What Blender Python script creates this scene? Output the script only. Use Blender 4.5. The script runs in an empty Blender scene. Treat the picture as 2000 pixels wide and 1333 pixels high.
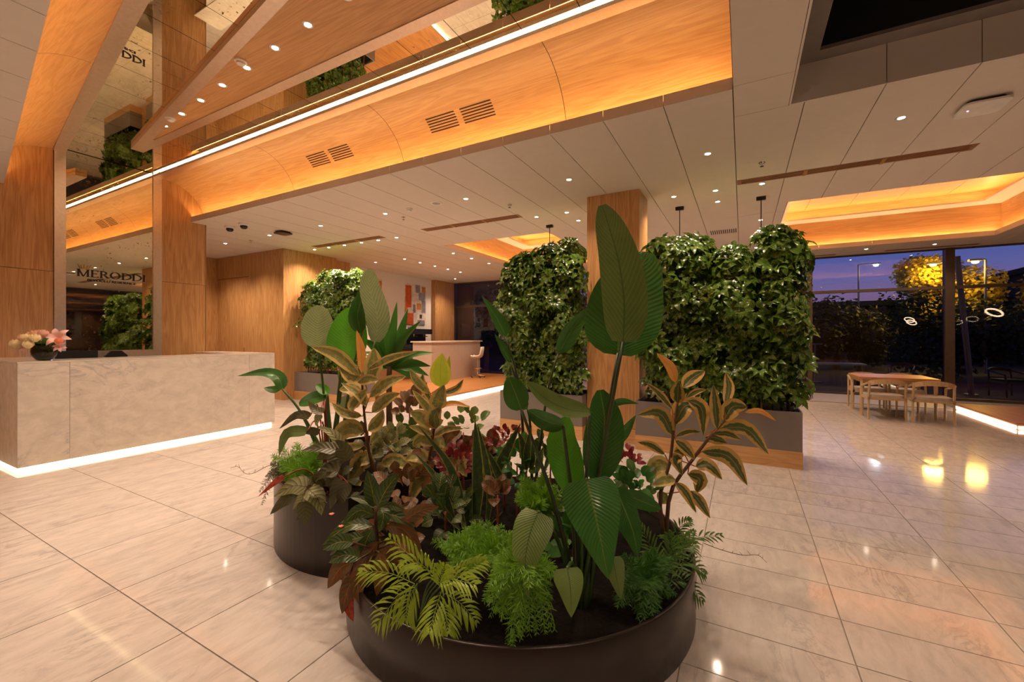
import bpy, bmesh, math, random
from mathutils import Vector, Matrix
random.seed(7)
R = math.radians
scene = bpy.context.scene
COL = scene.collection
# ---------------------------------------------------------------- camera
FPX, CX, HY, EYE = 829.0, 1000.0, 656.0, 1.5
TH = math.atan2(450, FPX)
AX = Vector((-math.sin(TH), math.cos(TH), 0)); RX = Vector((math.cos(TH), math.sin(TH), 0))
cam_d = bpy.data.cameras.new('camera'); cam = bpy.data.objects.new('camera', cam_d); COL.objects.link(cam)
cam_d.sensor_width = 36; cam_d.lens = FPX / 2000 * 36; cam_d.shift_y = -(666.5 - HY) / 2000
cam_d.clip_start = 0.05; cam_d.clip_end = 300
cam.location = (0, 0, EYE); cam.rotation_euler = (R(90), 0, TH)
scene.camera = cam
# ---------------------------------------------------------------- view / world
vs = scene.view_settings
vs.view_transform = 'Standard'; vs.look = 'None'; vs.exposure = 0.92; vs.gamma = 1.0; vs.use_curve_mapping = False
cy = scene.cycles
cy.use_denoising = True; cy.max_bounces = 9; cy.diffuse_bounces = 5; cy.glossy_bounces = 6
cy.transparent_max_bounces = 24; cy.caustics_reflective = False; cy.caustics_refractive = False
cy.sample_clamp_indirect = 6.0
world = bpy.data.worlds.new('dusk_sky'); scene.world = world; world.use_nodes = True
wn = world.node_tree; wn.nodes.clear()
tc = wn.nodes.new('ShaderNodeTexCoord'); sx = wn.nodes.new('ShaderNodeSeparateXYZ'); cr = wn.nodes.new('ShaderNodeValToRGB')
bgn = wn.nodes.new('ShaderNodeBackground'); wo = wn.nodes.new('ShaderNodeOutputWorld')
wn.links.new(tc.outputs['Generated'], sx.inputs[0]); wn.links.new(sx.outputs['Z'], cr.inputs[0])
wn.links.new(cr.outputs[0], bgn.inputs[0]); wn.links.new(bgn.outputs[0], wo.inputs[0])
el = cr.color_ramp.elements
el[0].position = 0.0; el[0].color = (0.10, 0.055, 0.10, 1)
el[1].position = 0.6; el[1].color = (0.004, 0.012, 0.07, 1)
for p, c in ((0.07, (0.11, 0.07, 0.15, 1)), (0.12, (0.06, 0.07, 0.21, 1)), (0.19, (0.018, 0.045, 0.20, 1))):
    e = el.new(p); e.color = c
bgn.inputs[1].default_value = 1.15
# ---------------------------------------------------------------- small helpers
def P(u, v, Z):
    return AX * Z + RX * ((u - CX) / FPX * Z) + Vector((0, 0, EYE + (HY - v) / FPX * Z))
def PZ(u, v, z):
    return P(u, v, (z - EYE) / ((HY - v) / FPX))
def V(*a): return Vector(a)
MATS = {}
def nodes_of(name):
    m = bpy.data.materials.new(name); m.use_nodes = True; n = m.node_tree; n.nodes.clear()
    o = n.nodes.new('ShaderNodeOutputMaterial'); b = n.nodes.new('ShaderNodeBsdfPrincipled')
    n.links.new(b.outputs[0], o.inputs[0]); MATS[name] = m
    return m, n, b, o
def mk(n, t, **k):
    nd = n.nodes.new(t)
    for a, b in k.items(): setattr(nd, a, b)
    return nd
def lk(n, a, b): n.links.new(a, b)
def ramp(n, src, stops, interp='LINEAR'):
    r_ = n.nodes.new('ShaderNodeValToRGB'); r_.color_ramp.interpolation = interp
    e = r_.color_ramp.elements
    e[0].position, e[0].color = stops[0][0], (*stops[0][1], 1)
    e[1].position, e[1].color = stops[-1][0], (*stops[-1][1], 1)
    for p, c in stops[1:-1]:
        q = e.new(p); q.color = (*c, 1)
    n.links.new(src, r_.inputs[0]); return r_.outputs[0]
def math_(n, op, a, b=None, c=None):
    m = n.nodes.new('ShaderNodeMath'); m.operation = op
    for i, x in enumerate((a, b, c)):
        if x is None: continue
        if isinstance(x, (int, float)): m.inputs[i].default_value = x
        else: n.links.new(x, m.inputs[i])
    return m.outputs[0]
def mixc(n, f, a, b, blend='MIX'):
    m = n.nodes.new('ShaderNodeMix'); m.data_type = 'RGBA'; m.blend_type = blend
    for s, x in ((m.inputs[0], f), (m.inputs[6], a), (m.inputs[7], b)):
        if isinstance(x, (int, float)): s.default_value = x
        elif isinstance(x, tuple): s.default_value = (*x, 1)
        else: n.links.new(x, s)
    return m.outputs[2]
def noise(n, vec, scale, detail=3, rough=0.55, dist=0):
    t = n.nodes.new('ShaderNodeTexNoise'); t.inputs['Scale'].default_value = scale
    t.inputs['Detail'].default_value = detail; t.inputs['Roughness'].default_value = rough; t.inputs['Distortion'].default_value = dist
    if vec is not None: n.links.new(vec, t.inputs['Vector'])
    return t.outputs['Fac']
def pos(n, scale=(1, 1, 1), rnd=0, rot=(0, 0, 0)):
    g = n.nodes.new('ShaderNodeNewGeometry'); mp = n.nodes.new('ShaderNodeMapping')
    mp.inputs['Scale'].default_value = scale; mp.inputs['Rotation'].default_value = rot
    src = g.outputs['Position']
    if rnd:
        oi = n.nodes.new('ShaderNodeObjectInfo'); vm = n.nodes.new('ShaderNodeVectorMath'); vm.operation = 'MULTIPLY_ADD'
        cb = n.nodes.new('ShaderNodeCombineXYZ')
        for i in range(3): n.links.new(oi.outputs['Random'], cb.inputs[i])
        vm.inputs[1].default_value = (rnd, rnd * 1.7, rnd * .6); n.links.new(cb.outputs[0], vm.inputs[0]); n.links.new(src, vm.inputs[2]); src = vm.outputs[0]
    n.links.new(src, mp.inputs[0]); return mp.outputs[0]
def bump(n, b, h, strength=.2, dist=.01):
    bp = n.nodes.new('ShaderNodeBump'); bp.inputs['Strength'].default_value = strength; bp.inputs['Distance'].default_value = dist
    n.links.new(h, bp.inputs['Height']); n.links.new(bp.outputs[0], b.inputs['Normal'])
def plain(name, c, rough=.5, metal=0, bumps=0, spec=None, coat=0, var=.08):
    m, n, b, o = nodes_of(name)
    f = noise(n, pos(n), 9, 3)
    lo = tuple(x * (1 - var) for x in c); hi = tuple(min(1, x * (1 + var)) for x in c)
    lk(n, ramp(n, f, [(.3, lo), (.7, hi)]), b.inputs['Base Color'])
    b.inputs['Roughness'].default_value = rough; b.inputs['Metallic'].default_value = metal
    if spec is not None: b.inputs['Specular IOR Level'].default_value = spec
    if coat: b.inputs['Coat Weight'].default_value = coat
    if bumps: bump(n, b, noise(n, pos(n), 60, 2), bumps)
    return m
def emit(name, c, s):
    m, n, b, o = nodes_of(name)
    b.inputs['Base Color'].default_value = (*c, 1); b.inputs['Emission Color'].default_value = (*c, 1); b.inputs['Emission Strength'].default_value = s
    return m
def wood(name, axis, dark, light, rough=.4, sc=1.0):
    m, n, b, o = nodes_of(name)
    st = [14 * sc, 14 * sc, 14 * sc]; st[axis] = .55 * sc
    st2 = [3.2 * sc] * 3; st2[axis] = .22 * sc
    p1 = pos(n, tuple(st), rnd=3); p2 = pos(n, tuple(st2), rnd=3)
    f1 = noise(n, p1, 5.0, 4, .6); f2 = noise(n, p2, 2.0, 2, .5, 1.2)
    w = math_(n, 'SINE', math_(n, 'MULTIPLY', f2, 46))
    f = math_(n, 'ADD', math_(n, 'MULTIPLY', f1, .62), math_(n, 'MULTIPLY', math_(n, 'ADD', w, 1), .10))
    mid = tuple((a + c) / 2 for a, c in zip(dark, light))
    lk(n, ramp(n, f, [(.22, dark), (.45, mid), (.72, light)]), b.inputs['Base Color'])
    b.inputs['Roughness'].default_value = rough; bump(n, b, f1, .06, .004)
    return m
def marble(name, base, vein, rough, rnd, sc=1.0, rot=(0, 0, .3)):
    m, n, b, o = nodes_of(name)
    p = pos(n, (2.9 * sc, 1.0 * sc, 1.6 * sc), rnd, rot)
    f1 = noise(n, p, 1.5, 8, .62, 1.4); f2 = noise(n, p, .6, 4, .6, .8); f3 = noise(n, p, 5, 6, .65, .5)
    v = math_(n, 'ABSOLUTE', math_(n, 'SUBTRACT', f1, .5))
    vm = ramp(n, v, [(0.0, (1, 1, 1)), (.012, (.45, .45, .45)), (.05, (0, 0, 0))])
    vm = math_(n, 'MULTIPLY', vm, ramp(n, f2, [(.47, (0, 0, 0)), (.68, (1, 1, 1))]))
    cl = ramp(n, f3, [(.3, tuple(x * .80 for x in base)), (.62, base)])
    lk(n, mixc(n, math_(n, 'MULTIPLY', vm, .62), cl, vein), b.inputs['Base Color'])
    b.inputs['Roughness'].default_value = rough; b.inputs['Specular IOR Level'].default_value = .42
    return m
def mirror(name):
    m, n, b, o = nodes_of(name)
    p = pos(n, (1, 1, 1))
    s1 = noise(n, p, 26, 4, .7, .6); s2 = noise(n, p, 2.2, 2)
    th = math_(n, 'ADD', s1, math_(n, 'MULTIPLY', math_(n, 'SUBTRACT', s2, .5), .35))
    spot = ramp(n, th, [(.655, (0, 0, 0)), (.70, (1, 1, 1))])
    haze = noise(n, p, 3, 5, .7)
    col = mixc(n, spot, ramp(n, haze, [(.3, (.72, .64, .46)), (.7, (.82, .75, .57))]), (.22, .14, .07))
    lk(n, col, b.inputs['Base Color']); b.inputs['Metallic'].default_value = 1
    lk(n, math_(n, 'ADD', math_(n, 'MULTIPLY', spot, .4), .015), b.inputs['Roughness'])
    return m
def glass(name, tint=(.86, .86, .87), refl=.9):
    m = bpy.data.materials.new(name); m.use_nodes = True; n = m.node_tree; n.nodes.clear()
    o = mk(n, 'ShaderNodeOutputMaterial'); t = mk(n, 'ShaderNodeBsdfTransparent'); g = mk(n, 'ShaderNodeBsdfGlossy'); f = mk(n, 'ShaderNodeFresnel'); x = mk(n, 'ShaderNodeMixShader')
    t.inputs[0].default_value = (*tint, 1); g.inputs[0].default_value = (refl, refl, refl, 1); g.inputs['Roughness'].default_value = .0; f.inputs[0].default_value = 1.55
    lk(n, f.outputs[0], x.inputs[0]); lk(n, t.outputs[0], x.inputs[1]); lk(n, g.outputs[0], x.inputs[2]); lk(n, x.outputs[0], o.inputs[0])
    MATS[name] = m; return m
def leafmat(name, c, edge=None, edge_w=.3, rib=None, veins=0, vein_c=None, rough=.35, patch=None, vfreq=26, trans=.25, var=.25, rib_w=.05, back=None):
    """leaf colour from the leaf's own UV: x runs along the midrib, y across it"""
    g_ = 1.0 if name.startswith('pt') else 1.28
    c = tuple(min(1, x * g_) for x in c)
    if patch: patch = tuple(min(1, x * g_) for x in patch)
    m, n, b, o = nodes_of(name)
    uv = mk(n, 'ShaderNodeUVMap'); sp = mk(n, 'ShaderNodeSeparateXYZ'); lk(n, uv.outputs[0], sp.inputs[0])
    t = sp.outputs[0]; s = math_(n, 'ABSOLUTE', math_(n, 'MULTIPLY', math_(n, 'SUBTRACT', sp.outputs[1], .5), 2))
    oi = mk(n, 'ShaderNodeObjectInfo'); g = mk(n, 'ShaderNodeNewGeometry')
    nz = noise(n, g.outputs['Position'], 14, 3)
    k = math_(n, 'ADD', math_(n, 'MULTIPLY', nz, .6), math_(n, 'MULTIPLY', oi.outputs['Random'], .5))
    col = ramp(n, k, [(.2, tuple(x * (1 - var) for x in c)), (.9, tuple(min(1, x * (1 + var) + .004) for x in c))])
    if patch: col = mixc(n, ramp(n, noise(n, g.outputs['Position'], 38, 3, .6), [(.5, (0, 0, 0)), (.58, (1, 1, 1))]), col, patch)
    if veins:
        ph = math_(n, 'SINE', math_(n, 'MULTIPLY', math_(n, 'SUBTRACT', t, math_(n, 'MULTIPLY', s, .22)), vfreq * 2 * math.pi / 2))
        vv = ramp(n, ph, [(.55, (0, 0, 0)), (.95, (1, 1, 1))])
        col = mixc(n, math_(n, 'MULTIPLY', vv, veins), col, vein_c or tuple(min(1, x * 1.8 + .02) for x in c))
        bump(n, b, ph, .22, .004)
    if edge:
        d = math_(n, 'ADD', s, math_(n, 'MULTIPLY', math_(n, 'SUBTRACT', noise(n, g.outputs['Position'], 30, 3, .6), .5), .9 * edge_w + .25))
        col = mixc(n, ramp(n, d, [(1 - edge_w - .04, (0, 0, 0)), (1 - edge_w + .04, (1, 1, 1))]), col, edge)
    if rib:
        col = mixc(n, ramp(n, s, [(rib_w * .5, (1, 1, 1)), (rib_w, (0, 0, 0))]), col, rib)
    if back: col = mixc(n, g.outputs['Backfacing'], col, back)
    lk(n, col, b.inputs['Base Color']); b.inputs['Roughness'].default_value = rough
    tr = mk(n, 'ShaderNodeBsdfTranslucent'); mx = mk(n, 'ShaderNodeMixShader'); mx.inputs[0].default_value = trans
    lk(n, mixc(n, .5, col, tuple(min(1, x * 1.5) for x in c), 'MIX'), tr.inputs[0]); lk(n, b.outputs[0], mx.inputs[1]); lk(n, tr.outputs[0], mx.inputs[2]); lk(n, mx.outputs[0], o.inputs[0])
    return m
# ---------------------------------------------------------------- mesh builder
class MB:
    def __init__(s): s.v = []; s.f = []; s.uv = []; s.mi = []
    def add(s, vs_, fs, uv=None, mi=0):
        o = len(s.v); s.v += [Vector(a) for a in vs_]; s.f += [tuple(i + o for i in f) for f in fs]
        s.uv += list(uv) if uv else [(0, .5)] * len(vs_); s.mi += [mi] * len(fs); return s
    def box(s, x0, x1, y0, y1, z0, z1, mi=0):
        return s.add([(x0, y0, z0), (x1, y0, z0), (x1, y1, z0), (x0, y1, z0), (x0, y0, z1), (x1, y0, z1), (x1, y1, z1), (x0, y1, z1)],
                     [(0, 3, 2, 1), (4, 5, 6, 7), (0, 1, 5, 4), (1, 2, 6, 5), (2, 3, 7, 6), (3, 0, 4, 7)], mi=mi)
    def prism(s, poly, z0, z1, mi=0):
        n = len(poly); a = sum(poly[i][0] * poly[(i + 1) % n][1] - poly[(i + 1) % n][0] * poly[i][1] for i in range(n))
        if a < 0: poly = poly[::-1]
        vs_ = [(p[0], p[1], z0) for p in poly] + [(p[0], p[1], z1) for p in poly]
        fs = [tuple(range(n))[::-1], tuple(range(n, 2 * n))] + [(i, (i + 1) % n, n + (i + 1) % n, n + i) for i in range(n)]
        return s.add(vs_, fs, mi=mi)
    def tube(s, pts, r0, r1=None, n=8, caps=True, mi=0):
        pts = [Vector(p) for p in pts]; r1 = r0 if r1 is None else r1; vs_ = []; fs = []; m = len(pts)
        N = None
        for i, p in enumerate(pts):
            T = (pts[min(i + 1, m - 1)] - pts[max(i - 1, 0)]).normalized()
            if N is None: N = T.orthogonal().normalized()
            N = (N - T * N.dot(T)).normalized(); B = T.cross(N); r = r0 + (r1 - r0) * i / max(1, m - 1)
            for k in range(n):
                a = 2 * math.pi * k / n; vs_.append(p + (N * math.cos(a) + B * math.sin(a)) * r)
        for i in range(m - 1):
            for k in range(n): fs.append((i * n + k, i * n + (k + 1) % n, (i + 1) * n + (k + 1) % n, (i + 1) * n + k))
        if caps: fs += [tuple(range(n))[::-1], tuple((m - 1) * n + k for k in range(n))]
        return s.add(vs_, fs, mi=mi)
    def lathe(s, prof, c=(0, 0, 0), n=24, mi=0):
        c = Vector(c); vs_ = []; fs = []; m = len(prof)
        for r, z in prof:
            for k in range(n):
                a = 2 * math.pi * k / n; vs_.append(c + Vector((r * math.cos(a), r * math.sin(a), z)))
        for i in range(m - 1):
            for k in range(n): fs.append((i * n + k, i * n + (k + 1) % n, (i + 1) * n + (k + 1) % n, (i + 1) * n + k))
        if prof[0][0] > 1e-5: fs.append(tuple(range(n))[::-1])
        if prof[-1][0] > 1e-5: fs.append(tuple((m - 1) * n + k for k in range(n)))
        return s.add(vs_, fs, mi=mi)
    def torus(s, c, ax, R0, r, n=28, k=8):
        c = Vector(c); ax = Vector(ax).normalized(); e = ax.orthogonal().normalized(); f = ax.cross(e)
        vs_ = []; fs = []
        for i in range(n):
            a = 2 * math.pi * i / n; d = e * math.cos(a) + f * math.sin(a)
            for j in range(k):
                b = 2 * math.pi * j / k; vs_.append(c + d * (R0 + r * math.cos(b)) + ax * r * math.sin(b))
        for i in range(n):
            for j in range(k): fs.append((i * k + j, ((i + 1) % n) * k + j, ((i + 1) % n) * k + (j + 1) % k, i * k + (j + 1) % k))
        return s.add(vs_, fs)
    def sheet(s, prof, x0, x1):  # open profile in (y,z), extruded along x
        n = len(prof); vs_ = [(x0, y, z) for y, z in prof] + [(x1, y, z) for y, z in prof]
        return s.add(vs_, [(i, i + 1, n + i + 1, n + i) for i in range(n - 1)])
    def leaf(s, mid, hw, N, prof='ovate', nseg=8, nc=4, fold=.25, wav=0.0, seed=0, mi=0):
        pts = catmull([Vector(p) for p in mid], nseg); vs_ = []; uv = []; fs = []; N = Vector(N).normalized(); rr = random.Random(seed)
        ph = rr.random() * 6
        for i, p in enumerate(pts):
            t = i / nseg; T = (pts[min(i + 1, nseg)] - pts[max(i - 1, 0)])
            T = T.normalized() if T.length > 1e-9 else Vector((0, 0, 1))
            Sd = T.cross(N)
            if Sd.length < 1e-4: Sd = T.orthogonal()
            Sd.normalize(); Nn = Sd.cross(T).normalized(); w = hw * PROF[prof](t)
            for j in range(nc + 1):
                q = -1 + 2 * j / nc; zz = abs(q) * w * fold
                if wav: zz += wav * hw * math.sin(ph + t * 11 + q * 2.2) * abs(q)
                vs_.append(p + Sd * w * q + Nn * zz); uv.append((t, j / nc))
        for i in range(nseg):
            for j in range(nc):
                a = i * (nc + 1) + j; fs.append((a, a + 1, a + nc + 2, a + nc + 1))
        return s.add(vs_, fs, uv, mi)
    def build(s, name, mat, parent=None, smooth=False, local=False, label=None, kind=None):
        off = Vector((0, 0, 0))
        if parent is not None and not local:
            q = parent
            while q is not None: off += q.location; q = q.parent
        me = bpy.data.meshes.new(name); me.from_pydata([tuple(v - off) for v in s.v], [], s.f)
        ul = me.uv_layers.new(name='UVMap')
        flat = []
        for l in me.loops: flat += s.uv[l.vertex_index]
        ul.data.foreach_set('uv', flat)
        for mm in (mat if isinstance(mat, (list, tuple)) else [mat]): me.materials.append(MATS[mm])
        if any(s.mi): me.polygons.foreach_set('material_index', s.mi)
        if smooth: me.polygons.foreach_set('use_smooth', [True] * len(me.polygons))
        me.update()
        ob = bpy.data.objects.new(name, me); COL.objects.link(ob); ob.parent = parent
        if label: ob['label'] = label
        if kind: ob['kind'] = kind
        return ob
def catmull(p, n):
    if len(p) == 2: return [p[0].lerp(p[1], i / n) for i in range(n + 1)]
    q = [p[0] * 2 - p[1]] + p + [p[-1] * 2 - p[-2]]; out = []; m = len(p) - 1
    for i in range(n + 1):
        x = i / n * m; k = min(int(x), m - 1); t = x - k; a, b, c, d = q[k:k + 4]
        out.append(.5 * ((2 * b) + (c - a) * t + (2 * a - 5 * b + 4 * c - d) * t * t + (3 * b - a - 3 * c + d) * t ** 3))
    return out
PROF = {
    'ovate': lambda t: max(.0, math.sin(math.pi * t ** .8)) ** .8 * (1 if t < .97 else .6) + .015,
    'blade': lambda t: max(0., math.sin(math.pi * min(1, t * .955 + .02) ** .62)) ** .55 * (1 - .12 * t) + .01,
    'paddle': lambda t: max(0., math.sin(math.pi * min(1, t * .97 + .02) ** .85)) ** .5 + .01,
    'lance': lambda t: max(.0, math.sin(math.pi * t ** .62)) ** .9 + .01,
    'sword': lambda t: min(1, .45 + t * 1.6) * (1 - max(0, (t - .45) / .55) ** 1.7) + .005,
    'heart': lambda t: (max(0., math.sin(math.pi * min(1, (t * .93 + .07)) ** .55)) ** .8) + .01,
    'strap': lambda t: (1 - t ** 3) * min(1, .5 + 2 * t) + .01,
}
def tag(o, label, cat, group=None, kind=None):
    o['label'] = label; o['category'] = cat
    if group: o['group'] = group
    if kind: o['kind'] = kind
    return o
def thing(name, loc, label, cat, group=None, rz=0):
    o = bpy.data.objects.new(name, None); COL.objects.link(o); o.location = loc; o.rotation_euler = (0, 0, rz); o.empty_display_size = .1
    return tag(o, label, cat, group)
def struct(name, loc=(0, 0, 0), label=None):
    o = bpy.data.objects.new(name, None); COL.objects.link(o); o.location = loc; o['kind'] = 'structure'; o.empty_display_size = .1
    if label: o['label'] = label
    return o
def copy_tree(o, parent=None):
    c = o.copy(); COL.objects.link(c)
    if parent is not None: c.parent = parent
    for ch in list(o.children): copy_tree(ch, c)
    return c
def subrect(r_, holes):
    out = [r_]
    for h in holes:
        nxt = []
        for (x0, x1, y0, y1) in out:
            hx0, hx1, hy0, hy1 = max(x0, h[0]), min(x1, h[1]), max(y0, h[2]), min(y1, h[3])
            if hx0 >= hx1 or hy0 >= hy1: nxt.append((x0, x1, y0, y1)); continue
            if y0 < hy0: nxt.append((x0, x1, y0, hy0))
            if hy1 < y1: nxt.append((x0, x1, hy1, y1))
            if x0 < hx0: nxt.append((x0, hx0, hy0, hy1))
            if hx1 < x1: nxt.append((hx1, x1, hy0, hy1))
        out = nxt
    return [q for q in out if q[1] - q[0] > .03 and q[3] - q[2] > .03]
# ---------------------------------------------------------------- materials
OAK_D, OAK_L = (.42, .20, .065), (.68, .40, .17)
wood('oak_vertical', 2, OAK_D, OAK_L); wood('oak_long', 0, (.52, .27, .10), (.70, .42, .185)); wood('oak_deep', 1, (.52, .27, .10), (.70, .42, .185))
wood('oak_floor', 1, (.33, .13, .035), (.58, .28, .09), .3)
wood('ash_pale', 2, (.40, .27, .14), (.58, .43, .26), .45, 2); wood('table_oak', 0, (.42, .17, .04), (.66, .33, .1), .3, 2)
wood('outdoor_teak', 2, (.10, .05, .02), (.2, .1, .04), .5, 2)
marble('marble_floor', (.60, .545, .51), (.25, .23, .235), .07, 7.3); marble('marble_far', (.60, .545, .51), (.25, .23, .235), .07, 0)
marble('marble_desk', (.66, .60, .53), (.26, .26, .29), .16, 5.0, 1.1, (0, .7, .9))
plain('floor_grout', (.30, .24, .19), .6); plain('ceiling_white', (.66, .60, .54), .75, var=.015); plain('ceiling_joint', (.18, .15, .12), .9)
plain('stone_taupe', (.36, .31, .28), .4); plain('plaster_white', (.80, .77, .74), .8, var=.02); plain('black_void', (.006, .006, .006), .9); plain('shaft_grey', (.20, .17, .15), .6)
mirror('antique_mirror')
m, n, b, o = nodes_of('metal_leaf'); f = noise(n, pos(n, (1, 1, 1)), 22, 5, .7, .8)
lk(n, ramp(n, f, [(.3, (.66, .54, .44)), (.7, (.76, .65, .55))]), b.inputs['Base Color']); b.inputs['Metallic'].default_value = 1.0
lk(n, ramp(n, f, [(.3, (.36,) * 3), (.7, (.42,) * 3)]), b.inputs['Roughness'])
plain('planter_bronze', (.028, .020, .017), .30, .35, var=.12); plain('planter_taupe', (.20, .175, .16), .45, var=.03)
plain('soil', (.006, .004, .003), .95, spec=.1, bumps=.8, var=.5)
emit('led_cove', (1, .60, .25), 19); emit('led_white', (1, .88, .72), 10); emit('led_floor', (1, .80, .55), 5); emit('led_desk', (1, .74, .40), 7)
emit('downlight_lens', (1, .86, .66), 40); emit('ring_glow', (1, .72, .45), 7); emit('screen_blue', (.45, .45, 1.0), 1.2); emit('status_purple', (.55, .35, 1), 6)
emit('street_white', (.8, .92, 1), 22); emit('street_amber', (1, .55, .08), 16); emit('far_window', (.55, .5, 1), 2.2)
plain('bronze_frame', (.10, .07, .05), .4, .5); plain('black_plastic', (.012, .012, .013), .35); plain('white_plastic', (.75, .73, .7), .4); plain('dark_lens', (.02, .008, .006), .1)
plain('chrome', (.75, .72, .68), .12, 1); plain('grille_brown', (.27, .12, .05), .5); plain('slot_dark', (.05, .025, .012), .8)
plain('stool_shell', (.62, .56, .50), .35); plain('bar_front', (.56, .46, .40), .4, var=.03); plain('bar_top', (.70, .63, .56), .2)
plain('letter_dark', (.02, .011, .008), .4); plain('letter_gold', (.55, .33, .08), .35, .6); plain('seat_grey', (.42, .39, .35), .8)
glass('window_glass'); glass('vase_glass', (.32, .40, .28), .9); plain('asphalt', (.012, .011, .010), .8); plain('building_dark', (.022, .016, .012), .8); plain('steel_pale', (.30, .29, .28), .4, .6)
for k_, c in dict(orange=(.62, .11, .02), white=(.72, .66, .6), grey=(.25, .23, .27), dark=(.06, .05, .06), amber=(.62, .24, .05), blue=(.28, .3, .4)).items(): plain('paint_' + k_, c, .7, var=.2)
plain('stem_green', (.055, .11, .025), .4); plain('stem_dark', (.035, .055, .018), .4); plain('bark', (.13, .065, .03), .8, bumps=.5, var=.3); plain('bamboo', (.45, .25, .08), .5)
leafmat('lf_strel', (.030, .110, .018), rib=(.14, .24, .05), veins=.18, rough=.19, vfreq=44, back=(.06, .12, .03)); leafmat('lf_strel_pale', (.10, .155, .035), rib=(.05, .10, .02), veins=.3, rough=.35, vfreq=44)
leafmat('lf_strel_bright', (.06, .22, .014), rib=(.16, .32, .05), veins=.3, rough=.3, vfreq=40, trans=.4); leafmat('lf_strel_grey_sheen', (.17, .21, .095), rib=(.28, .32, .14), veins=.55, rough=.3, vfreq=34)  # bright copy holds backlight in its colour, grey copy a painted leaf sheen
leafmat('lf_ficus', (.17, .18, .055), edge=(.70, .52, .19), edge_w=.42, rib=(.45, .36, .11), patch=(.29, .27, .09), rough=.38); leafmat('lf_ficus_dark', (.045, .075, .022), edge=(.62, .38, .10), edge_w=.5, rib=(.42, .26, .07), patch=(.07, .09, .03), rough=.38)
leafmat('lf_ficus_yellow', (.30, .36, .03), edge=(.60, .50, .06), edge_w=.3, rib=(.3, .28, .03), trans=.4); leafmat('lf_new', (.55, .26, .06), rib=(.5, .15, .04))
leafmat('lf_sans', (.028, .055, .018), edge=(.42, .38, .07), edge_w=.17, patch=(.05, .085, .03), rough=.35, veins=.2); leafmat('lf_croton', (.022, .055, .014), rib=(.36, .32, .05), veins=.55, vein_c=(.20, .16, .03), vfreq=16, rough=.3, patch=(.035, .07, .015))
leafmat('lf_croton_brown', (.10, .062, .022), rib=(.38, .18, .05), veins=.45, vein_c=(.28, .10, .03), vfreq=14, rough=.35, patch=(.16, .05, .02)); leafmat('lf_red', (.33, .05, .025), rib=(.45, .18, .06), veins=.3, patch=(.16, .02, .015))
leafmat('lf_coleus', (.20, .022, .022), rib=(.35, .08, .05), patch=(.09, .012, .015)); leafmat('lf_begonia', (.25, .25, .11), rib=(.05, .045, .02), veins=.75, vein_c=(.035, .035, .015), vfreq=13, rough=.4); leafmat('lf_begonia_dark', (.085, .085, .035), rib=(.12, .10, .04), veins=.5, vein_c=(.02, .02, .01), vfreq=13)
leafmat('lf_palm', (.26, .36, .025), rough=.4, trans=.35); leafmat('lf_palm_dark', (.06, .13, .02), rough=.4); leafmat('lf_fern', (.12, .27, .010), rough=.5, trans=.4); leafmat('lf_fern_dark', (.04, .13, .014), rough=.5)
leafmat('lf_yucca', (.045, .15, .02), rough=.33, rib=(.08, .2, .03)); leafmat('lf_umbrella', (.045, .105, .012), rib=(.20, .28, .06), rough=.24, var=.7, patch=(.14, .185, .022), trans=.16); leafmat('lf_tree', (.05, .06, .015), rough=.5, var=.4); leafmat('lf_tree_glow_paint', (.42, .32, .035), rough=.5, var=.3)  # the brighter tree leaf carries amber lamp glow in its colour
leafmat('pt_peach', (.85, .52, .33), var=.1); leafmat('pt_pink', (.82, .5, .45), var=.1); leafmat('pt_cream', (.85, .72, .42), var=.1); leafmat('pt_coral', (.85, .30, .18), var=.1)
# ================================================================ SETTING
CZ, MZ = 3.53, 4.215            # soffit height, mirror ceiling height
X0, X1, Y0, Y1 = -12.2, 7.5, -5.0, 13.5
WX = -8.66                     # wall behind the reception desk
SL = -.164                     # slant of the far cove of the atrium
AXR, AYF = -.07, 3.95          # atrium right end, atrium lip
lineL = lambda x, off=0: 1.73 + off + SL * (x - WX)
H_R = (.6, 4.5, 7.65, 12.2); H_M = (-5.92, -3.34, 7.65, 11.75); H_B = (.36, 3.2, 1.4, 4.45)
# ---- floor: base of grout with stone tiles as parts
fl = MB().box(X0, X1, Y0, Y1, -.12, -.006).build('floor', 'floor_grout'); fl['kind'] = 'structure'; fl['label'] = 'polished veined marble tile floor of the lobby'
xs = [-3.22]
while xs[0] > X0 + .75: xs.insert(0, xs[0] - .745)
xs.insert(0, X0)
xs += [-2.48, -1.73, -.99, -.25, .455, 1.17]
while xs[-1] < X1 - .75: xs.append(xs[-1] + .715)
xs.append(X1)
tiles = []
for i in range(len(xs) - 1):
    pit, an = (.745, 1.09) if xs[i] < -.3 else (.357, 2.44)
    k0 = math.floor((Y0 - an) / pit) + 1
    ys = [Y0] + [an + pit * k for k in range(k0, 80) if Y0 < an + pit * k < Y1 - .05] + [Y1]
    for j in range(len(ys) - 1): tiles.append((xs[i], xs[i + 1], ys[j], ys[j + 1]))
def seen(t):
    p = Vector(((t[0] + t[1]) / 2, (t[2] + t[3]) / 2, 0)); z = p.dot(AX)
    if z < .8: return None
    u = CX + FPX * p.dot(RX) / z; v = HY + FPX * EYE / z
    return (t[1] - t[0]) * (t[3] - t[2]) / z ** 3 if -150 < u < 2150 and v < 1500 else None
sc_t = sorted([(seen(t) or 0, t) for t in tiles], reverse=True)
cache = {}; rest = MB()
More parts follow.
